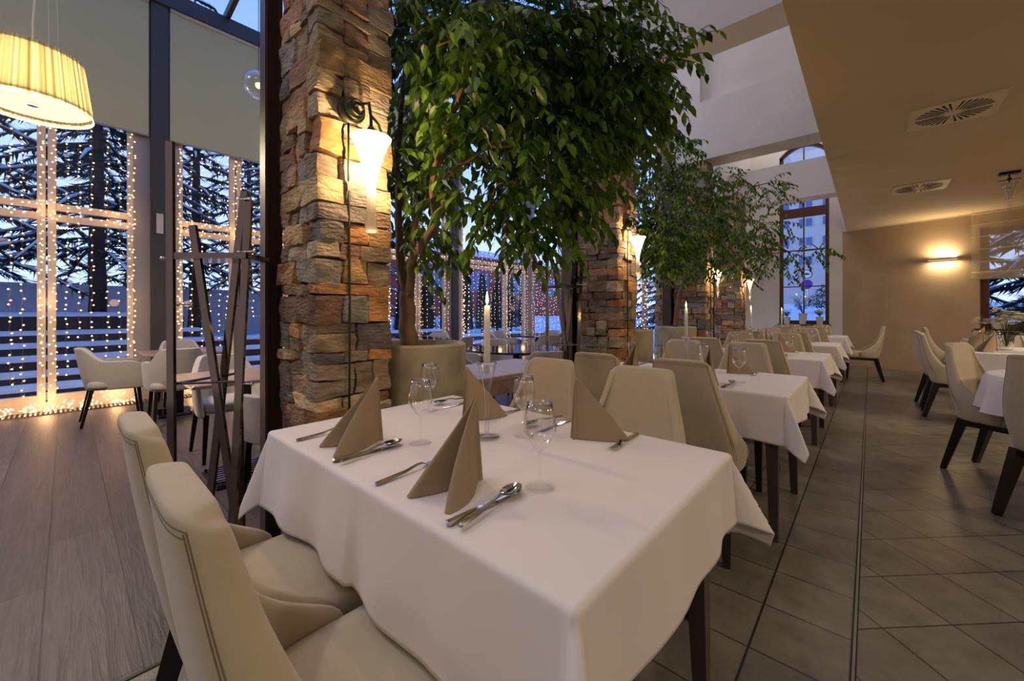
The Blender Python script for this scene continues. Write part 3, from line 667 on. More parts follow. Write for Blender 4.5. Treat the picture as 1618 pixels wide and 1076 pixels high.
def setting(cx,cy,tn,full=(1,1,1,1),cut=True):
    gn='napkins on the %s table of the row'%tn
    def nap(dx,dy,rz,w_): single(NAPDATA,'folded_napkin',(cx+dx,cy+dy,TZ),rz,'taupe standing napkin on the %s white table, %s'%(tn,w_),'napkin','taupe folded napkins')
    def cut_(me,nm,dx,dy,rz,dz,w_): single(me,nm,(cx+dx,cy+dy,TZ+dz),rz,'steel %s at the %s place of the %s table'%(nm.replace('_',' '),w_,tn),nm.replace('_',' '),'cutlery on the %s table'%tn)
    places=[(-.245,0,'near left'),(.213,0,'near right'),(-.30,1,'far left'),(.215,1,'far right')]
    for k,(dx,far,w_) in enumerate(places):
        if not full[k]: continue
        if not far:
            nap(dx,-.215,-PI/2+(.10 if dx>0 else -.08),w_ + ' place'); 
            wglass(cx+(.352 if dx>0 else -.118),cy-.142,TZ,'clear wine glass at the %s place of the %s white table'%(w_,tn),'wine glasses on the %s table'%tn)
            if cut:
                e_=.037 if dx>0 else .01; cut_(MF,'fork',dx+e_-.19,-.395,.07,0,w_); cut_(MK,'dinner_knife',dx+e_+.075,-.397,-.03,0,w_); cut_(MS,'spoon',dx+e_+.108,-.392,.15,.006,w_)
        else:
            nap(dx-(.0 if dx>0 else -.09),.222 if dx>0 else .13,.98 if dx>0 else PI/2,w_+' place')
            wglass(cx+dx-.14,cy+.13,TZ,'clear wine glass at the %s place of the %s white table'%(w_,tn),'wine glasses on the %s table'%tn)
            if cut:
                cut_(MF,'fork',dx+.13,.40,PI+.06,0,w_); cut_(MK,'dinner_knife',dx-.135,.40,PI+.02,0,w_); cut_(MS,'spoon',dx-.175,.40,PI-.12,.006,w_)
for i,(tn,ty) in enumerate(zip(ORD,TY)):
    cx=-.925
    table(cx,ty,'wooden dining table under white cloth, %s of the row beside the stone pillars'%tn,'tables of the pillar row')
    c=cloth_rect(HW,HD,.20,.25,i+1); c.location=(cx,ty,0); tag(c,'white cloth hanging over the %s table of the pillar row'%tn,'tablecloth','white tablecloths of the pillar row')
    setting(cx,ty,tn)
    if i<4: candle(cx-.008,ty+.04,TZ,'clear crystal candlestick standing on the %s table of the row'%tn,'white lit taper candle on the %s table of the row'%tn,.235 if i else .225)
    for dx,w_ in ((-.235,'left'),(.235,'right')):
        dchair(cx+dx,ty-.50,0 if i else 0,'beige dining chair on the near side of the %s table, %s one'%(tn,w_))
        dchair(cx+dx-.02,ty+.45,PI,'beige dining chair on the far side of the %s table, %s one'%(tn,w_))
dchair(-.10,9.42,PI/2+.05,'beige dining chair alone at the right end of the farthest table')

# ------------------------------------------------------------ tables on the right
def cloth_round(R,o,seed,n=96):
    g=G(); random.seed(seed); ph=random.random()*TAU; vs=[];fs=[]
    rr=[0.02,.3*R,.6*R,.85*R,R-.004,R]+[R+o*(k+1)/10 for k in range(10)]
    for r in rr:
        for k in range(n):
            a=TAU*k/n; d=max(0,r-R)
            if d: q=d/o; out=.01+.16*d+.022*q*math.sin(a*11+ph)+.012*q*math.sin(a*17); z=.752-.008-d*.96
            else: out=0; z=.752-(.004 if r==R else 0)
            x=(min(r,R)+out); vs.append((x*math.cos(a),x*math.sin(a),z))
    for i in range(len(rr)-1):
        for k in range(n): j=(k+1)%n; fs.append((i*n+k,i*n+j,(i+1)*n+j,(i+1)*n+k))
    fs.append(tuple(range(n))[::-1]); g.add(vs,fs); ob=g.obj('tablecloth',M_cloth,smooth=True); return ob
def round_frame(x,y,R,label,cat='table'):
    t=thing('round_table',label,cat,(x,y,0)); G().lathe([(R-.02,.72),(R-.005,.725),(R-.005,.742),(R-.02,.746)],48).obj('tabletop',M_tleg,t)
    G().lathe([(.04,.05),(.04,.72)],16).obj('pedestal',M_black,t); G().lathe([(.24,0),(.24,.02),(.05,.05)],32).obj('base',M_black,t); return t
round_frame(1.19,4.18,.6,'round table under white cloth nearest the camera on the right side'); c=cloth_round(.6,.24,4); c.location=(1.19,4.18,0); tag(c,'white cloth with soft folds over the near right table','tablecloth')
table(1.36,6.95,'wooden table under white cloth, second on the right side',hx=.55,hy=.62); c=cloth_rect(.55,.62,.2,.2,21); c.location=(1.36,6.95,0); tag(c,'white cloth over the second right table with the flower vase','tablecloth')
table(1.62,9.25,'wooden table under white cloth, far right by the tan wall',hx=.5,hy=.45); c=cloth_rect(.5,.45,.2,.2,22); c.location=(1.62,9.25,0); tag(c,'white cloth over the far right table near the wall lamp','tablecloth')
GR='beige dining chairs at the right tables'
F=lambda dx,dy: math.atan2(dy,dx)-PI/2
dchair(.735,4.43,F(.86,-.51),'beige dining chair on the left of the near right table, seen whole',GR)
dchair(.87,3.60,F(.75,.66),'nearest beige chair at the right edge of the photo, mostly cut off',GR)
dchair(.72,6.60,F(1,-.05),'beige chair left of the second right table, near one',GR)
dchair(.72,7.28,F(1,.05),'beige chair left of the second right table, far one',GR)
dchair(.93,9.30,F(1,0),'beige chair facing the far right table, beside the tan wall',GR)
dchair(1.33,7.98,PI,'beige chair beyond the second right table, behind the flowers',GR)
dchair(1.75,8.35,0,'beige chair on the near side of the far right table',GR)
single(NAPDATA,'folded_napkin',(.98,6.50,TZ),PI+.5,'taupe standing napkin on second right table, nearer its left corner','napkin','taupe folded napkins')
single(NAPDATA,'folded_napkin',(1.0,7.3,TZ),PI,'taupe standing napkin on the second right table, toward its back','napkin','taupe folded napkins')
single(NAPDATA,'folded_napkin',(1.3,9.35,TZ),PI,'taupe standing napkin on the far right table','napkin','taupe folded napkins')
for k,(x,y,l) in enumerate(((.98,7.45,'clear wine glass at back left of the second right table'),(1.13,7.45,'clear wine glass behind the napkins on the second right table'),(1.02,6.72,'clear wine glass beside the near napkin on second right table'),(1.33,6.75,'clear wine glass right of the flowers on second right table'),(1.75,4.5,'clear wine glass on the near right round table'))): wglass(x,y,TZ,l,'wine glasses on the right tables')
for x,y in ((1.16,6.44),): tag(G().bbox(x-.22,y-.05,TZ,x+.22,y+.2,TZ+.012).obj('menu_folder',M_pot),'white menu folder lying on the second right table','menu'); single(MK,'dinner_knife',(x+.1,y-.03,TZ+.013),-.9,'steel knife lying on the white menu folder','dinner knife',None)

# ------------------------------------------------------------ potted plants
def leafv(g,p,d,n,L,W,curl=.12):
    d=d.normalized(); s=d.cross(n); s=s.normalized() if s.length>1e-5 else d.orthogonal().normalized(); n=s.cross(d).normalized()
    q=lambda a,b,c: p+d*(a*L)+s*(b*W)+n*(c*L)
    g.add([q(0,0,0),q(.28,-.42,.035),q(.30,0,-.01),q(.28,.42,.035),q(.62,-.40,.01),q(.64,0,-.04),q(.62,.40,.01),q(1.0,0,-.14)],[(0,2,1),(0,3,2),(1,2,5,4),(2,3,6,5),(4,5,7),(5,6,7)])
PB=[(-2.42,-1.74,.62,1.12,7),(-2.42,-1.74,3.38,3.93,3.5),(-2.42,-1.74,6.1,6.63,3.5),(-2.42,-1.74,8.2,8.78,3.5)]
def inpillar(p,m=.0):
    return any(a-m<p.x<b+m and c-m<p.y<d+m and p.z<e for a,b,c,d,e in PB) or (p.x>-1.82 and p.y<1.10 and p.x<-1.2)
def rv():
    while True:
        v=Vector((random.uniform(-1,1),random.uniform(-1,1),random.uniform(-1,1)))
        if .05<v.length<1: return v
ORG=Vector((0,0,0))
def foliage(g,gb,blobs,dens,L,droop=.9,twigleaf=9):
    for bx,by,bz,R,dm in blobs:
        c=Vector((bx,by,bz)); nt_=int(dens*dm*(R/.3)**2)
        for _ in range(nt_):
            st=c+Vector((rv().x,rv().y,rv().z*.8))*R; out=(st-c); out.z*=.3; out=out.normalized() if out.length>.01 else Vector((1,0,0))
            d=(out*.6+rv()*.5+Vector((0,0,-.1))).normalized(); p=st.copy(); pts=[p.copy()]
            for k in range(twigleaf):
                step=L*.42; d=(d+Vector((0,0,-.10*droop))+rv()*.12).normalized(); p=p+d*step; pts.append(p.copy())
                side=d.cross(Vector((0,0,1))); side=side.normalized() if side.length>1e-4 else Vector((1,0,0)); side*=(1 if k%2 else -1)
                ld=(d*.55+side*.75+Vector((0,0,-.75*droop))+rv()*.35).normalized(); nn=(Vector((0,0,1))+rv()*.6)
                if not (inpillar(p+ORG,.01) or inpillar(p+ORG+ld*L)): leafv(g,p,ld,nn,L*random.uniform(.75,1.15),L*.5*random.uniform(.85,1.1))
            q_=[p_ for p_ in pts if not inpillar(p_+ORG,.01)]
            if len(q_)==len(pts): gb.tube(pts,[.0022]*len(pts),3,cap=False)
def limb(pts,r0,r1,n=8,jit=.012,seg=4):
    P=[Vector(p) for p in pts]; out=[]
    for i in range(len(P)-1):
        for k in range(seg): out.append(P[i].lerp(P[i+1],k/seg)+rv()*jit)
    out.append(P[-1]); n_=len(out); return G().tube(out,[r0+(r1-r0)*(i/(n_-1))**.8 for i in range(n_)],n)
def fig_tree(base,limbs,blobs,label,dens,L,seed,rt=.045):
    random.seed(seed); t=thing('fig_tree',label,'tree',base); B=Vector(base); ORG[:]=base; loc=lambda p: tuple(Vector(p)-B)
    for i,(pts,r0,r1) in enumerate(limbs): limb([loc(p) for p in pts],r0,r1).obj('trunk' if i==0 else 'branch',M_bark,t,smooth=True)
    g,gb=G(),G(); foliage(g,gb,[(*loc(b[:3]),b[3],b[4]) for b in blobs],dens,L)
    # thin secondary limbs into every blob
    tips=[Vector(loc(p)) for l in limbs for p in l[0][1:]]
    gl=G()
    for b in blobs:
        c=Vector(loc(b[:3])); q=min(tips,key=lambda s:(s-c).length+ .6*max(0,s.z-c.z)); m=q.lerp(c,.5)+Vector((0,0,.08)); gl.tube([q,m+rv()*.03,c],[.009,.006,.003],5)
    gl.obj('twigs',M_bark,t,smooth=True); gb.obj('shoots',M_leaf2,t); f=g.obj('foliage',M_leaf,t); return t
def planter(x,y,z,R,H_,label):
    t=thing('planter',label,'planter',(x,y,0)); G().lathe([(R*.9,0),(R*.96,.02),(R,.5*H_),(R,H_-.012),(R-.012,H_),(R-.04,H_),(R-.045,H_-.05),(.001,H_-.05)],48).obj('pot_body',M_conc,t,auto=40)
    G().lathe([(.001,H_-.045),(R-.05,H_-.045),(R-.05,H_-.06)],32).obj('soil',M_soil,t)
planter(-2.02,1.42,0,.275,.985,'tall round concrete planter right behind the nearest stone pillar')
planter(-2.02,4.27,0,.24,.98,'tall concrete planter beside the second stone pillar')
planter(-2.0,5.60,0,.27,.98,'tall pale concrete planter before the third stone pillar')
LB=[(-2.15,1.25,1.95,.26,.9),(-2.25,1.45,2.25,.28,.9),(-1.95,1.2,2.9,.28,.9),(-2.05,1.3,1.55,.14,.7),(-1.12,2.15,2.32,.16,.9),(-1.18,2.05,2.0,.12,.8),(-1.8,1.21,2.64,.30,.8),(-1.45,1.11,2.36,.22,1),(-1.35,1.21,2.5,.24,1),(-1.29,1.4,2.6,.26,1),(-1.28,1.68,2.68,.28,1),(-1.23,1.98,2.82,.30,1),(-2.17,1.41,2.53,.30,.8),(-1.36,1.34,2.26,.22,1),(-1.33,1.63,2.41,.26,1.1),
(-1.23,1.98,2.6,.28,1.1),(-1.1,2.23,2.64,.24,1),(-1.0,2.42,2.66,.16,.9),(-1.04,2.40,2.50,.14,.8),(-1.17,2.17,2.43,.22,1),(-1.32,1.91,2.27,.26,1),(-1.31,1.51,2.06,.22,1),(-1.47,1.36,2.1,.2,.8),(-1.34,1.66,1.86,.20,1),(-1.38,1.47,1.82,.17,1),(-1.38,1.86,1.76,.18,1),
(-1.5,1.48,1.76,.12,.8),(-1.43,1.63,1.66,.13,.9),(-2.38,1.49,1.87,.30,.7),(-2.07,1.64,2.95,.34,.8),(-1.60,1.98,1.68,.14,.8),(-1.95,1.56,2.2,.12,.6),(-1.31,2.15,2.2,.20,1),(-2.25,1.6,1.62,.12,.8),(-2.2,1.3,3.2,.35,.6),(-1.6,1.6,3.0,.35,.8)]
fig_tree((-1.95,1.31,.94),[([(-1.95,1.31,.94),(-1.97,1.30,1.1),(-1.94,1.28,1.28)],.055,.040),([(-1.94,1.28,1.25),(-1.87,1.28,1.49),(-1.74,1.33,1.65),(-1.72,1.28,1.81),(-1.59,1.26,2.05),(-1.42,1.28,2.32),(-1.31,1.38,2.53)],.026,.010),
 ([(-1.95,1.28,1.22),(-2.07,1.3,1.59),(-2.2,1.38,2.13),(-2.25,1.47,2.79)],.030,.012),([(-1.74,1.33,1.60),(-1.67,1.32,1.74),(-1.6,1.39,1.78),(-1.50,1.47,1.70)],.012,.006),([(-1.70,1.29,1.86),(-1.6,1.31,1.87),(-1.5,1.34,1.92),(-1.42,1.42,2.0)],.012,.007),
 ([(-1.9,1.3,1.4),(-2.02,1.36,1.6),(-1.9,1.5,2.1),(-1.6,1.7,2.5),(-1.1,2.2,2.6)],.018,.007)],LB,'large fig tree with broad glossy leaves behind the nearest stone pillar',62,.080,21)
LB2=[(-2.2,4.21,2.58,.3,1),(-1.99,4.26,2.34,.28,1),(-1.84,4.8,2.98,.30,.9),(-1.72,5.0,3.22,.2,.6),(-1.86,4.65,2.69,.34,1),(-1.59,5.16,2.75,.3,.9),(-1.80,4.35,2.05,.28,1),(-1.71,4.65,2.07,.3,1),(-1.53,5.21,2.29,.34,1),(-1.61,5.0,1.92,.28,1),(-1.72,4.5,1.82,.26,1),(-2.09,4.31,2.14,.28,1),(-2.22,4.32,2.98,.28,.8),(-1.85,4.3,1.72,.2,.9)]
fig_tree((-2.02,4.27,.94),[([(-2.02,4.27,.94),(-2.0,4.3,1.3),(-2.02,4.35,1.7)],.04,.03),([(-2.02,4.35,1.65),(-1.95,4.5,2.1),(-1.8,4.7,2.7),(-1.75,4.9,3.1)],.024,.008),([(-2.02,4.33,1.6),(-1.85,4.6,1.9),(-1.65,5.0,2.2)],.018,.007),([(-2.02,4.3,1.6),(-2.15,4.3,2.2),(-2.2,4.3,2.9)],.018,.007)],LB2,'leafy fig tree beside the second stone pillar, partly lit by its wall lamp',50,.070,22)
LB3=[(-1.45,6.25,2.8,.28,.7),(-1.15,6.45,2.9,.26,.6),(-.92,6.66,2.82,.18,.5),(-1.22,6.35,2.45,.34,.8),(-1.46,5.95,2.16,.34,1),(-1.14,6.2,1.99,.30,.9),(-.86,6.42,1.97,.24,.8),(-.60,6.55,2.0,.17,.7),(-.42,6.7,1.98,.12,.6),(-1.29,6.1,1.83,.26,.9),(-1.01,6.4,2.34,.26,.7),(-1.50,5.9,1.83,.24,1),(-.82,6.48,1.76,.16,.7),(-1.5,6.0,3.1,.28,.6),(-1.7,5.7,2.5,.3,.9)]
fig_tree((-2.0,5.60,.94),[([(-2.0,5.60,.94),(-1.97,5.62,1.3),(-1.9,5.65,1.6)],.038,.03),([(-1.9,5.65,1.55),(-1.7,5.8,2.0),(-1.45,6.0,2.5),(-1.2,6.3,2.9)],.022,.008),([(-1.9,5.65,1.5),(-1.6,5.9,1.8),(-1.1,6.2,1.95),(-.5,6.6,2.0)],.020,.005)],LB3,'far fig tree whose small leaved branches spread before the tall window',34,.064,23)
def windowplant(M,x,y,z,ph,pr,label,kind):
    p=M@Vector((x,y,z)); t=thing('potted_plant',label,'potted plant',p); 
    G().lathe([(pr*.78,0),(pr,ph),(pr-.008,ph),(pr-.012,ph-.02),(.001,ph-.02)],20).obj('pot',M_pot,t,auto=40); g=G(); gs=G()
    n={'tall':26,'leafy':16,'white':16,'yellow':16}[kind]; hgt={'tall':.42,'leafy':.2,'white':.16,'yellow':.16}[kind]; fl=G()
    for k in range(n):
        a=random.random()*TAU; l=random.uniform(.55,1); e=Vector((math.cos(a)*hgt*.55*l,math.sin(a)*hgt*.3*l,ph+hgt*random.uniform(.45,1))); m_=Vector((e.x*.4,e.y*.4,ph+(e.z-ph)*.7)); gs.tube([(0,0,ph-.02),m_,e],.0025,4)
        for j in range(7 if kind=='tall' else 5):
            q=Vector((0,0,ph)).lerp(e,.35+.65*j/6); leafv(g,q,(Vector((math.cos(a+j*2),math.sin(a+j*2),.2))+rv()*.4),Vector((0,0,1)),.075 if kind=='tall' else .06,.026)
        if kind in('white','yellow') and k%1==0:
            for _ in range(3): fl.ball(tuple(e+rv()*.03+Vector((0,0,.015))),.014,6,4,(1,1,.6))
    gs.obj('stems',M_leaf2,t); g.obj('leaves',M_leaf2,t)
    if fl.v: fl.obj('blossoms',M_petal if kind=='white' else M_yel,t)
I4=Matrix.Identity(4)
windowplant(I4,-1.50,11.64,WZ0,.17,.075,'low plant with pale blossoms, left on the tall window sill','white')
windowplant(I4,-1.19,11.64,WZ0,.26,.085,'tall wispy green plant in square white pot, middle of the sill','tall')
windowplant(I4,-.87,11.64,WZ0,.18,.075,'yellow blossoming plant, right on the tall window sill','yellow')
windowplant(BW,2.25,.02,.88,.20,.11,'white flowering plant on the right window sill, behind the bouquet','white')
windowplant(BW,2.62,.02,.88,.24,.11,'green plant in white pot under the sheer blind','tall')
# vase with white flowers
random.seed(5); t=thing('flower_vase','large bouquet of white flowers in a glass vase, second right table','vase',(1.13,7.0,TZ)); G().lathe_open([(.001,.003),(.05,.003),(.055,.05),(.06,.14),(.058,.14),(.052,.05),(.001,.01)],24).obj('vase_glass',M_glass,t,smooth=True)
g,gs,gf=G(),G(),G()
for k in range(46):
    a=random.random()*TAU; r=.26*math.sqrt(random.random()); e=Vector((math.cos(a)*r,math.sin(a)*r,.30+.12*(1-(r/.26)**2)*random.uniform(.6,1.1))); gs.tube([(0,0,.03),(e.x*.3,e.y*.3,.16),e],.002,4)
    for _ in range(5):
        c=e+rv()*.03
        for j in range(5): b=j*TAU/5+random.random(); leafv(gf,c,Vector((math.cos(b),math.sin(b),.35)),Vector((0,0,1)),.042,.040)
    for j in range(3): leafv(g,Vector((e.x*.5,e.y*.5,.17+.02*j)),Vector((math.cos(a+j),math.sin(a+j),.1)),Vector((0,0,1)),.11,.045)
gs.obj('stems',M_leaf2,t); g.obj('leaves',M_leaf2,t); gf.obj('blossoms',M_petal,t)

# ------------------------------------------------------------ ceiling vents, pendant, wall lamp, sheer blind
def vent(x,y,label):
    t=thing('ceiling_vent',label,'vent',(x,y,3.0),group='square ceiling vents'); s=.285
    G().box(-s,-s,-.014,s,s,0).obj('cover_plate',M_vent,t); G().box(-s-.012,-s-.012,-.006,s+.012,s+.012,0).obj('frame',M_vent,t)
    g=G()
    for k in range(36):
        if k%9==0: continue
        a=k*TAU/36; r0=.06+.03*(k%2); d=Vector((math.cos(a),math.sin(a),0)); g.bar(d*r0+Vector((0,0,-.0145)),d*.245+Vector((0,0,-.0145)),.005,.003,.017,.003)
    g.obj('slots',M_dark,t)
vent(.56,5.39,'square ceiling vent with radial slots, nearer the camera'); vent(.53,8.3,'square ceiling vent with radial slots, farther toward the tan wall')
t=thing('ceiling_pendant','unlit clear glass trumpet pendant on a dark ceiling mount','pendant lamp',(1.35,8.2,3.0))
G().box(-.09,-.05,-.03,.09,.05,0).obj('mount',M_black,t); g=G().tube([(0,0,-.03),(0,0,-.13)],.008,8).ball((0,0,-.09),.022).tube([(-.10,0,-.10),(.10,0,-.10)],.004,6); g.obj('rod',M_black,t)
G().lathe_open([(.012,-.50),(.02,-.49),(.016,-.36),(.025,-.28),(.05,-.2),(.09,-.14),(.088,-.14),(.048,-.2),(.022,-.28),(.01,-.36)],24).obj('glass_shade',M_crystal,t,smooth=True)
t=thing('wall_light','slim horizontal uplight glowing on the tan back wall','wall lamp',tuple(BW@Vector((1.565,-.06,2.2))),math.atan2(-.48,1.865))
G().box(-.21,-.035,-.02,.21,.0,.02).obj('housing',M_pot,t); G().box(-.19,-.032,.0202,.19,-.006,.022).obj('upper_lens',M_shadeemit,t); G().box(-.19,-.032,-.022,.19,-.006,-.0202).obj('lower_lens',M_shadeemit,t); G().box(-.06,0,-.02,.06,.058,.02).obj('bracket',M_pot,t)
q=math.atan2(-.48,1.865)
p=BW@Vector((1.565,-.085,2.235)); light('AREA',p,8.5,(1,.74,.42),.36,(PI,0,-q),.03,name='wall_light_up')
p=BW@Vector((1.565,-.085,2.165)); light('AREA',p,5,(1,.74,.42),.36,(0,0,q),.03,name='wall_light_down')
t=thing('roman_blind','sheer cream roman blind over the right window','blind',tuple(BW@Vector((2.66,-.05,1.77))),q)
def rb(u,v): return (-.73+1.46*u,-.012-.008*math.sin(u*30)*.5,.10+1.12*v)
G().grid(rb,60,8).obj('sheer_panel',M_sheer,t,smooth=True)
for z in (.32,.55,.78,1.0): G().box(-.73,-.02,z,.73,-.014,z+.012).obj('rod_pocket',M_hem,t)
g=G()
for k in range(5): g.grid(lambda u,v,k=k:(-.73+1.46*u,-.03-.02*math.sin(v*PI)-.004*k,.0+.026*k+.04*v),30,5)
g.obj('gathered_folds',M_sheer,t,smooth=True); G().box(-.73,-.02,1.20,.73,.04,1.23).obj('head_rail',M_hem,t)

# ------------------------------------------------------------ conservatory lamps and furniture
t=thing('pendant_lamp','large pleated cream drum lamp hanging left over the conservatory','pendant lamp',(-4.42,-.16,2.60)); R0,R1,Hh=.30,.25,.40
def ps(u,v): a=u*TAU; r=(R0+(R1-R0)*v)*(1+.006*math.sin(a*90)); return (r*math.cos(a),r*math.sin(a),Hh*v)
G().grid(ps,720,1).obj('lamp_shade',M_pleat,t,smooth=False)
G().lathe([(.001,.045),(.285,.045),(.285,.05),(.001,.05)],48).obj('diffuser',mat('opal_diffuser',(250,244,220),.5,emit=(255,240,196),es=.9),t); G().lathe([(.03,.03),(.03,.045)],20).obj('finial',M_steel,t)
g=G()
for k in range(3): a=k*TAU/3+.4; g.tube([(.2*math.cos(a),.2*math.sin(a),Hh-.02),(0.12*math.cos(a),.12*math.sin(a),3.2)],.0015,4)
g.obj('wires',M_steel,t); G().tube([(0,0,Hh-.05),(.03,0,.6),(-.01,.01,.85),(.05,.02,1.05),(0,0,3.2)],.005,6).obj('cord',M_wax,t,smooth=True)
G().lathe([(.001,Hh-.03),(R1,Hh-.028),(R1,Hh-.022),(.001,Hh-.02)],32).obj('top_ring',M_pleat,t)
light('POINT',(-4.42,-.16,2.80),5,(1,.86,.58),.06,name='pendant_bulb'); light('AREA',(-4.42,-.16,2.632),45,(1,.84,.56),.5,name='pendant_light').data.shape='DISK'
t=thing('globe_lamp','clear mirrored glass globe lamp beside the brown steel post','pendant lamp',(-4.62,1.30,3.47)); G().ball((0,0,0),.135,32,20).obj('globe',M_crystal,t,smooth=True); G().tube([(0,0,.13),(0,0,2.2)],.003,5).obj('cord',M_black,t); G().ball((0,0,0),.03,12,8).obj('bulb',M_shadeemit,t)
def sq_table(x,y,s,h,label):
    t=thing('square_table',label,'table',(x,y,0),group='square tables with dark metal feet'); G().bbox(-s,-s,h-.022,s,s,h).obj('tabletop',M_tabwood,t); G().box(-.035,-.035,.03,.035,.035,h-.022).obj('column',M_black,t)
    G().box(-.21,-.21,0,.21,.21,.012).obj('base_plate',M_black,t); g=G()
    for k in range(9): g.box(-.20+k*.046,-.2,.012,-.20+k*.046+.022,.2,.03)
    g.obj('base_ribs',M_chrome,t)
sq_table(-6.02,.88,.35,.72,'small square table by the fairy lights, left of the grey post')
sq_table(-3.38,.86,.36,.72,'small square table behind the chrome coat rack')
achair(-6.10,.33,0,'grey armchair seen from the side, farthest left by the lights')
achair(-5.50,.78,PI/2,'grey armchair with its back to the camera at the farther square table')
achair(-6.68,1.0,-PI/2,'grey armchair beyond the farther square table, against the grey post')
achair(-4.02,.90,-PI/2,'grey armchair behind the nearer square table')
achair(-2.80,.98,PI/2+.1,'grey armchair half hidden behind the coat rack beside the steel post')
def rnd_table(x,y,R,label):
    t=thing('round_table',label,'table',(x,y,0),group='round black glass tables'); G().lathe([(R-.01,.728),(R,.735),(R,.745),(R-.005,.75)],56).obj('tabletop',M_blackglass,t,auto=30)
    G().lathe([(.04,.02),(.04,.728)],16).obj('column',M_black,t); G().lathe([(.28,0),(.28,.015),(.05,.03)],32).obj('base',M_black,t)
rnd_table(-3.1,3.53,.58,'round black glass table nearest, behind the concrete planter')
rnd_table(-4.75,6.05,.6,'round black glass table farther off, by the window corner')
rnd_table(-5.6,3.9,.55,'round black glass table near the fairy lights, left of the candle')
def around(x,y,R,angs,names):
    for a,nm in zip(angs,names): a=math.radians(a); achair(x+R*math.cos(a),y+R*math.sin(a),a+PI/2,nm)
around(-3.1,3.53,.72,(-150,-95,-30,60,150),['grey armchair at left of the nearest black glass table','grey armchair at the near side of the nearest black glass table','grey armchair at right of the nearest black glass table','grey armchair behind nearest black glass table, right one','grey armchair behind nearest black glass table, left one'])
around(-4.75,6.05,.76,(-120,-40,30,110,190),['grey armchair near side of the farther black glass table','grey armchair right of the farther black glass table, near one','grey armchair right of the farther black glass table, far one','grey armchair behind the farther black glass table by the corner','grey armchair left of the farther black glass table'])
around(-5.6,3.9,.72,(-60,20,120,200),['grey armchair near side of the table by the fairy lights','grey armchair right of the table by the fairy lights','grey armchair behind the table by the fairy lights','grey armchair left of the table by the fairy lights'])
t=thing('side_table','grey brown wooden side table between planter and dining chairs','table',(-2.10,2.2,0)); G().bbox(-.30,-.52,.72,.30,.52,.75).obj('tabletop',M_tabwood,t); G().box(-.28,-.5,.62,.28,-.48,.72).box(-.28,.48,.62,.28,.5,.72).box(-.28,-.48,.62,-.26,.48,.72).box(.26,-.48,.62,.28,.48,.72).obj('apron',M_tabwood,t)
for a in(-1,1):
    for b in(-1,1): G().box(a*.25-.02,b*.46-.02,0,a*.25+.02,b*.46+.02,.62).obj('leg',M_black,t)
def coat_rack(x,y,label,sc=1,rz=0):
    t=thing('coat_rack',label,'coat rack',(x,y,0),rz,group='chrome coat racks')
    # five flat bars, two of them crossing in the middle
    for (a,b) in (((-.155,-.05,0),(-.165,-.05,1.91)),((-.08,.02,0),(.10,.04,1.72)),((.12,.0,0),(-.09,-.02,1.55)),((.10,-.06,0),(.165,-.03,1.66)),((.02,.14,0),(.0,.13,1.45))):
        G().bar(a,b,.030,.016,up=(0,1,0)).obj('post',M_chrome,t)
    G().box(-.155,-.055,1.40,.165,.12,1.425).obj('shelf',M_chrome,t)
    for z,xx in ((1.40,-.20),(1.43,.20),(.85,.19),(1.2,-.13),(1.66,.18)): G().tube([(xx*.6,-.04,z),(xx,-.05,z)],.004,8).ball((xx,-.05,z),.009).obj('hook',M_steel,t,smooth=True)
    G().tube([(-.155,-.04,.85),(0,.12,.87),(.13,-.04,.86),(-.155,-.04,.85)],.006,8).obj('ring_brace',M_chrome,t)
coat_rack(-2.19,.45,'tall chrome bar coat rack before the nearest steel post',rz=.74)
coat_rack(-2.19,3.20,'chrome coat rack beside the second stone pillar',rz=.5)
# ------------------------------------------------------------ string lights
BM=G().ball((0,0,0),.0095,6,4).mesh('bulb',M_bulb)
CAMP=Vector((0,0,1.16))
def curtain(fnp,n,zt,zb,label,frames,loc,heap=True,step=.10,wst=.105,br=.0095):
    t=thing('string_lights',label,'string lights',loc,group='curtains of warm fairy lights on the glass'); Lc=Vector(loc); pts=[]; gw=G()
    for k in range(n):
        u=(k+.5)/n+random.uniform(-.15,.15)/n; zend=zb+random.uniform(0,.25) if random.random()<.8 else zb+random.uniform(.3,1.4); z=zt-random.random()*.1; w_=[]; o=random.uniform(-.01,.01)
        while z>zend:
            p=fnp(u,z,o+random.uniform(-.012,.012)); w_.append(p); 
            q=fnp(u,z,0); pts.append(fnp(u+random.uniform(-.02,.02)/1.0*(wst/ .105)*.5,z+random.uniform(-.02,.02),.0)); z-=random.uniform(.06,step*1.25)
        if len(w_)>1: gw.tube([Vector(p)-Lc for p in w_],.0012,3,cap=False)
    for (u0,z0,u1,z1,d) in frames:
        L_=max(abs(z1-z0),abs(u1-u0)*2.2); m_=int(L_/d); 
        for i in range(m_): k=(i+random.random()*.8)/m_; pts.append(fnp(u0+(u1-u0)*k+random.uniform(-.012,.012),z0+(z1-z0)*k+random.uniform(-.015,.015),.06))
    if heap:
        for i in range(150): u=random.random(); pts.append(fnp(u,.02+abs(random.gauss(0,.06)),.08+random.uniform(0,.10)))
    gw.obj('wire',M_wire,t)
    pts.sort(key=lambda p:(Vector(p)-CAMP).length); 
    for p in pts[:100]:
        o=D.objects.new('bulb',BM); COL.objects.link(o); o.parent=t; o.location=Vector(p)-Lc
    g=G()
    for p in pts[100:]: g.oct(tuple(Vector(p)-Lc),br)
    o=g.obj('bulbs',M_bulb,t); o['kind']='stuff'
NM=['curtain of warm fairy lights on the leftmost tall window','curtain of warm fairy lights on the window behind the coat rack','curtain of warm fairy lights on the window behind the fig trunk','curtain of warm fairy lights on the window left of the conservatory corner','curtain of warm fairy lights on the window behind the nearest pillar','curtain of warm fairy lights past the left picture edge']
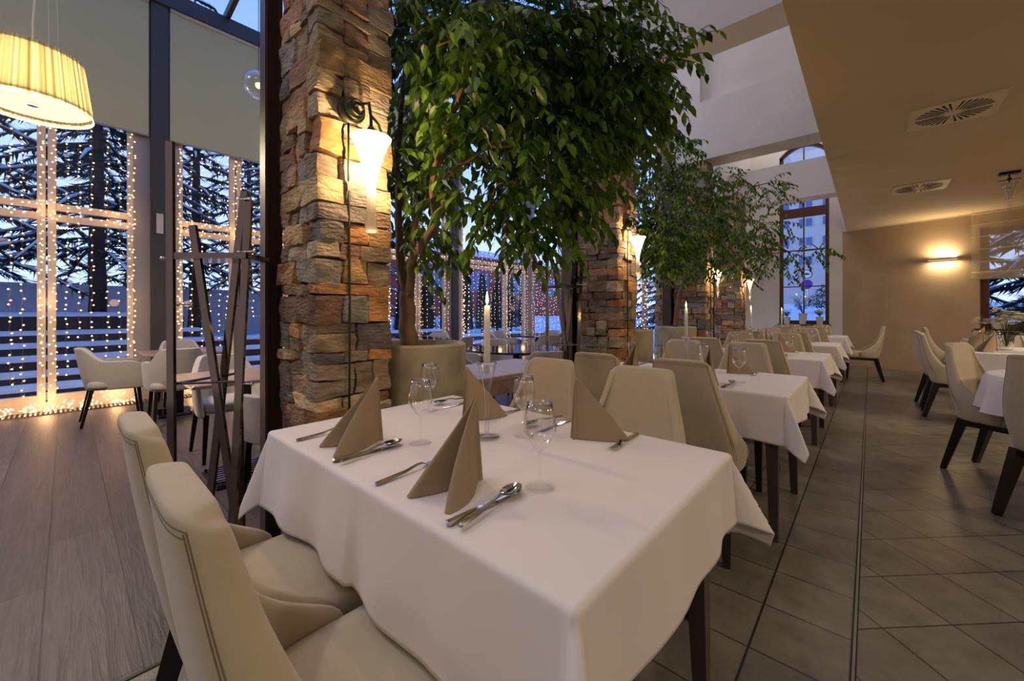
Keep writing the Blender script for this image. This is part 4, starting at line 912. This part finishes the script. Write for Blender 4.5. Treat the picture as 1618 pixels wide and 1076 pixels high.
for i,(y0,y1) in enumerate(bays):
    random.seed(40+i)
    fp=lambda u,z,o,y0=y0,y1=y1:(XG+.085+(o if abs(o)>.02 else 0),y0+(y1-y0)*u+(o if abs(o)<=.02 else 0),z)
    m=.5 if i!=3 else .657; fr=[(.015,3.5,.015,.1,.075),(.985,3.5,.985,.1,.075),(m-.025,3.5,m-.025,.1,.12),(m+.025,3.5,m+.025,.1,.12),(0,2.33,1,2.33,.12),(0,2.45,1,2.45,.12)]
    curtain(fp,int((y1-y0)/(.105 if i<2 else .15)),3.52,.12,NM[i],fr,(XG+.085,(y0+y1)/2,0),heap=True,br=.0095 if i<2 else .0075)
    for z in (.14,1.3,2.4):
        for k in (.12,.5,.88): light('POINT',(XG+.2,y0+(y1-y0)*k,z),(1.0 if z>.5 else 2.0)*(1 if i<2 else .35),(1,.55,.24),.05,name='fairy_light')
random.seed(50)
fp=lambda u,z,o:(-7.15+3.45*u,8.80-(o if abs(o)>.02 else 0),z)
curtain(fp,38,2.9,.3,'curtain of warm fairy lights on the end wall of the conservatory',[(0.0,2.38,1,2.38,.08)],(-5.4,8.80,0),heap=True,br=.0075)

# ------------------------------------------------------------ outside
S('ground',G().grid(lambda u,v:(-60+52.5*u,-30+100*v,-.15+(.0 if u>.94 else 1.1*min(1,(.94-u)*10))+.06*noise.noise(Vector((u*20,v*20,0)))),60,60),M_snow,smooth=True)
S('ground',G().grid(lambda u,v:(-60+90*u,12.4+110*v,-.1+ (2.2*min(1,max(0,(v-.1)*4)))+.1*noise.noise(Vector((u*30,v*30,2)))),60,60),M_snow,smooth=True)
for k,(x,z,ya,yb) in enumerate(((-8.6,.12,-8,12),(-9.1,.26,-8,12),(-9.6,.45,-8,12),(-10.1,.63,-8,8),(-10.6,.82,-8,1.9),(-11.1,1.14,-8,1.7))):
    t=thing('terrace_step','dark timber terrace step capped with snow, %s from the glass'%['first','second','third','fourth','fifth','topmost'][k],'terrace step',(x,(ya+yb)/2,-.2),group='snowy terrace steps outside'); L=(yb-ya)/2
    G().box(-.2,-L,0,.0,L,z+.16).obj('timber_wall',M_dwood,t); G().grid(lambda u,v:(-.47+.49*v,-L+2*L*u,z+.2+.04*math.sin(PI*min(1,max(0,v)))*(1+.3*noise.noise(Vector((u*60,v*3,k))))),60,4).box(-.47,-L,z+.16,.02,L,z+.205).obj('snow_cap',M_snow,t)
tag(G().box(-14.1,-12,.6,-14,6,1.78).box(-14.14,-12,1.78,-13.96,6,1.84).obj('garden_fence',mat('pale_fence',(205,208,222),.8,var=.1,vs=3)),'pale board fence behind the snowy terraces','fence')
def conifer(x,y,h,r,label,seed,zb=1.0,z0=.2,n=64,tr=.16,snow=True):
    random.seed(seed); t=thing('conifer_tree',label,'tree',(x,y,zb-.3)); limb([(0,0,0),(.03,.02,h*.5),(0,0,h)],tr,.02,9,.02,5).obj('trunk',M_twig,t,smooth=True); g=G(); sn=G()
    for k in range(n):
        f=k/n; z=h*(z0+(1-z0)*f); a=k*2.4+random.random(); L=r*(1-f*.85)*random.uniform(.7,1.1); d=Vector((math.cos(a),math.sin(a),-.12)); pts=[Vector((0,0,z))+d*L*s+Vector((0,0,-.25*L*s*s)) for s in (0,.33,.66,1)]
        g.tube(pts,[.03,.02,.012,.004],4,cap=False)
        if snow: sn.tube([p+Vector((0,0,.035)) for p in pts[1:]],[.025,.03,.012],5)
        for j in range(90):
            s=random.uniform(.12,1); p=Vector((0,0,z))+d*L*s+Vector((0,0,-.25*L*s*s)); sd=d.cross(Vector((0,0,1)))*random.choice((-1,1)); e=(sd*.7+d*.5+Vector((0,0,random.uniform(-.9,.1)))).normalized()*random.uniform(.12,.30)*min(1.3,L)
            w_=Vector((0,0,.018))+d*.022; g.add([p-w_,p+w_,p+e],[(0,1,2)])
    g.obj('branches',M_needles,t)
    if snow: sn.obj('snow',M_snow,t,smooth=True)
for x,y,h,r,l,s_ in ((-12.1,.42,9,3.0,'big dark conifer trunk behind the leftmost window',1),(-13.2,-1.8,9,3.2,'dark conifer at the far left beyond the terraces',2),(-12.6,-3.6,8,2.8,'conifer seen past the pleated lamp at the left edge',3),(-13.5,2.3,9,2.6,'snowy conifer seen beside the grey window post',4),(-12.9,4.4,8.5,2.4,'snowy conifer behind the coat rack window',5),(-16,.5,10,3.4,'large conifer farther back in the snowy garden',6),(-15.5,5.6,9.5,2.8,'conifer farther back behind the coat rack window',7)):
    conifer(x,y,h,r,l,s_,snow=True)
for k,(x,y) in enumerate(((-20,-3.5),(-19,1.5),(-21,5.5),(-18.5,9),(-25,-9))): conifer(x,y,13,4.2,'tall dark conifer in the woods beyond the pale fence, %s from the left'%('first','second','third','fourth','last')[(1,2,3,4,0)[k]],80+k,zb=1,z0=.04,n=110)
random.seed(60)
for k in range(11):
    y=4.6+k*1.05; x=-11.6-.12*k; h=2.1+.3*random.random(); t=thing('thuja_tree','slim cone shaped thuja outside, %s from the left in the snowy hedge row'%['first','second','third','fourth','fifth','sixth','seventh','eighth','ninth','tenth','last'][k],'tree',(x,y,.4),group='row of slim thujas outside'); g=G()
    for j in range(900):
        f=random.random()**.8; a=random.random()*TAU; r=.36*(1-f)**.75*random.uniform(.85,1.05)+.01; p=Vector((r*math.cos(a),r*math.sin(a),.1+h*f)); e=Vector((math.cos(a)*.5,math.sin(a)*.5,1))*.13; s=Vector((-math.sin(a),math.cos(a),0))*.035; g.add([p-s,p+s,p+e],[(0,1,2)])
    g.lathe([(.30,.1),(.26,.4*h),(.13,.75*h),(.01,h)],10); g.obj('foliage',M_needles,t); G().tube([(0,0,-.3),(0,0,.3)],.05,6).obj('trunk',M_twig,t)
t=thing('building','low pinkish red building with a snowy roof beyond the thujas','building',(-24,18,0)); G().box(-4,-10,0,4,16,5.0).obj('walls',M_redwall,t); G().box(-4.3,-10.3,5.0,4.3,16.3,5.4).obj('snowy_roof',M_snow,t)
for k in range(6): G().box(4.0,-8+k*4,2.6,4.04,-6.2+k*4,4.0).obj('window',M_farwin,t)
t=thing('apartment_building','pale apartment block with square windows beyond the tall window','building',(-9,78,0)); G().box(-14,0,0,16,10,34).obj('walls',M_farwall,t)
for r_ in range(6):
    for c_ in range(7):
        x=-4.6+c_*3.0; z=9.5+r_*3.0; w_=G().box(x-1.0,-.08,z-.75,x+1.0,0,z+.75).obj('window',M_frame_w,t); G().box(x-.85,-.1,z-.62,x-.05,-.081,z+.62).box(x+.05,-.1,z-.62,x+.85,-.081,z+.62).obj('pane',M_farwin,w_)
t=thing('road_sign','two round road signs on one post beyond the tall window','road sign',(-3.55,37.2,1.5)); G().tube([(0,0,0),(0,0,3.0)],.04,8).obj('post',M_steel,t)
Ry=Matrix.Rotation(PI/2,4,'X')
def disc(r,y,z,m,nm,par): g=G().lathe([(r,0),(r,.02)],32); g.xf(Matrix.Translation((0,y,z))@Ry); return g.obj(nm,m,par)
M_rr=mat('sign_red',(190,40,40),.5); M_bb=mat('sign_blue',(40,50,190),.5); M_ww=mat('sign_white',(235,235,235),.5)
a=disc(.36,-.05,2.60,M_rr,'upper_disc',t); disc(.29,-.075,2.60,M_ww,'white_face',a); G().box(-.19,-.105,2.55,.19,-.10,2.62).box(-.1,-.105,2.62,.1,-.10,2.68).obj('car_symbol',M_black,a)
a=disc(.36,-.05,1.84,M_rr,'lower_disc',t); disc(.30,-.075,1.84,M_bb,'blue_face',a); G().bar((-.2,-.103,1.64),(.2,-.103,2.04),.06,.01,up=(0,1,0)).obj('red_bar',M_rr,a)
random.seed(70)
for x,y,r_,l in ((-1.9,40,1.9,'dark snowy bush right of the road signs outside'),):
    t=thing('bush',l,'bush',(x,y,1.6)); g=G()
    for j in range(1500): p=rv()*r_; p.z=abs(p.z)*1.1; e=rv()*.35; s=rv()*.06; g.add([p-s,p+s,p+e],[(0,1,2)])
    g.obj('twigs',M_needles,t)
conifer(2.9,15.0,7,2.6,'dark conifer close behind the right window',31,zb=0,z0=.08,n=56); conifer(4.6,14.4,7,2.6,'dark conifer behind the right window, farther right',32,zb=0,z0=.08,n=56); conifer(5.2,21,12,4,'tall dark conifer farthest behind the right window',35,zb=0,z0=.04,n=110); conifer(8.4,19,12,4,'tall dark conifer beyond the right edge of the right window',36,zb=0,z0=.04,n=110); conifer(-6.4,16.5,6,1.9,'conifer beyond the end wall of the conservatory, seen beside the second pillar',37,zb=.6,z0=.05,n=80); conifer(-3.9,14.6,4.5,1.3,'small conifer beyond the conservatory, seen between second and third pillar',38,zb=.6,z0=.05,n=70); conifer(1.8,16.0,7,2.6,'dark conifer behind the right window, farther left',34,zb=0,z0=.08,n=56); conifer(3.9,17.5,8,3,'dark conifer deeper behind the right window',33,zb=0,z0=.05,n=50)
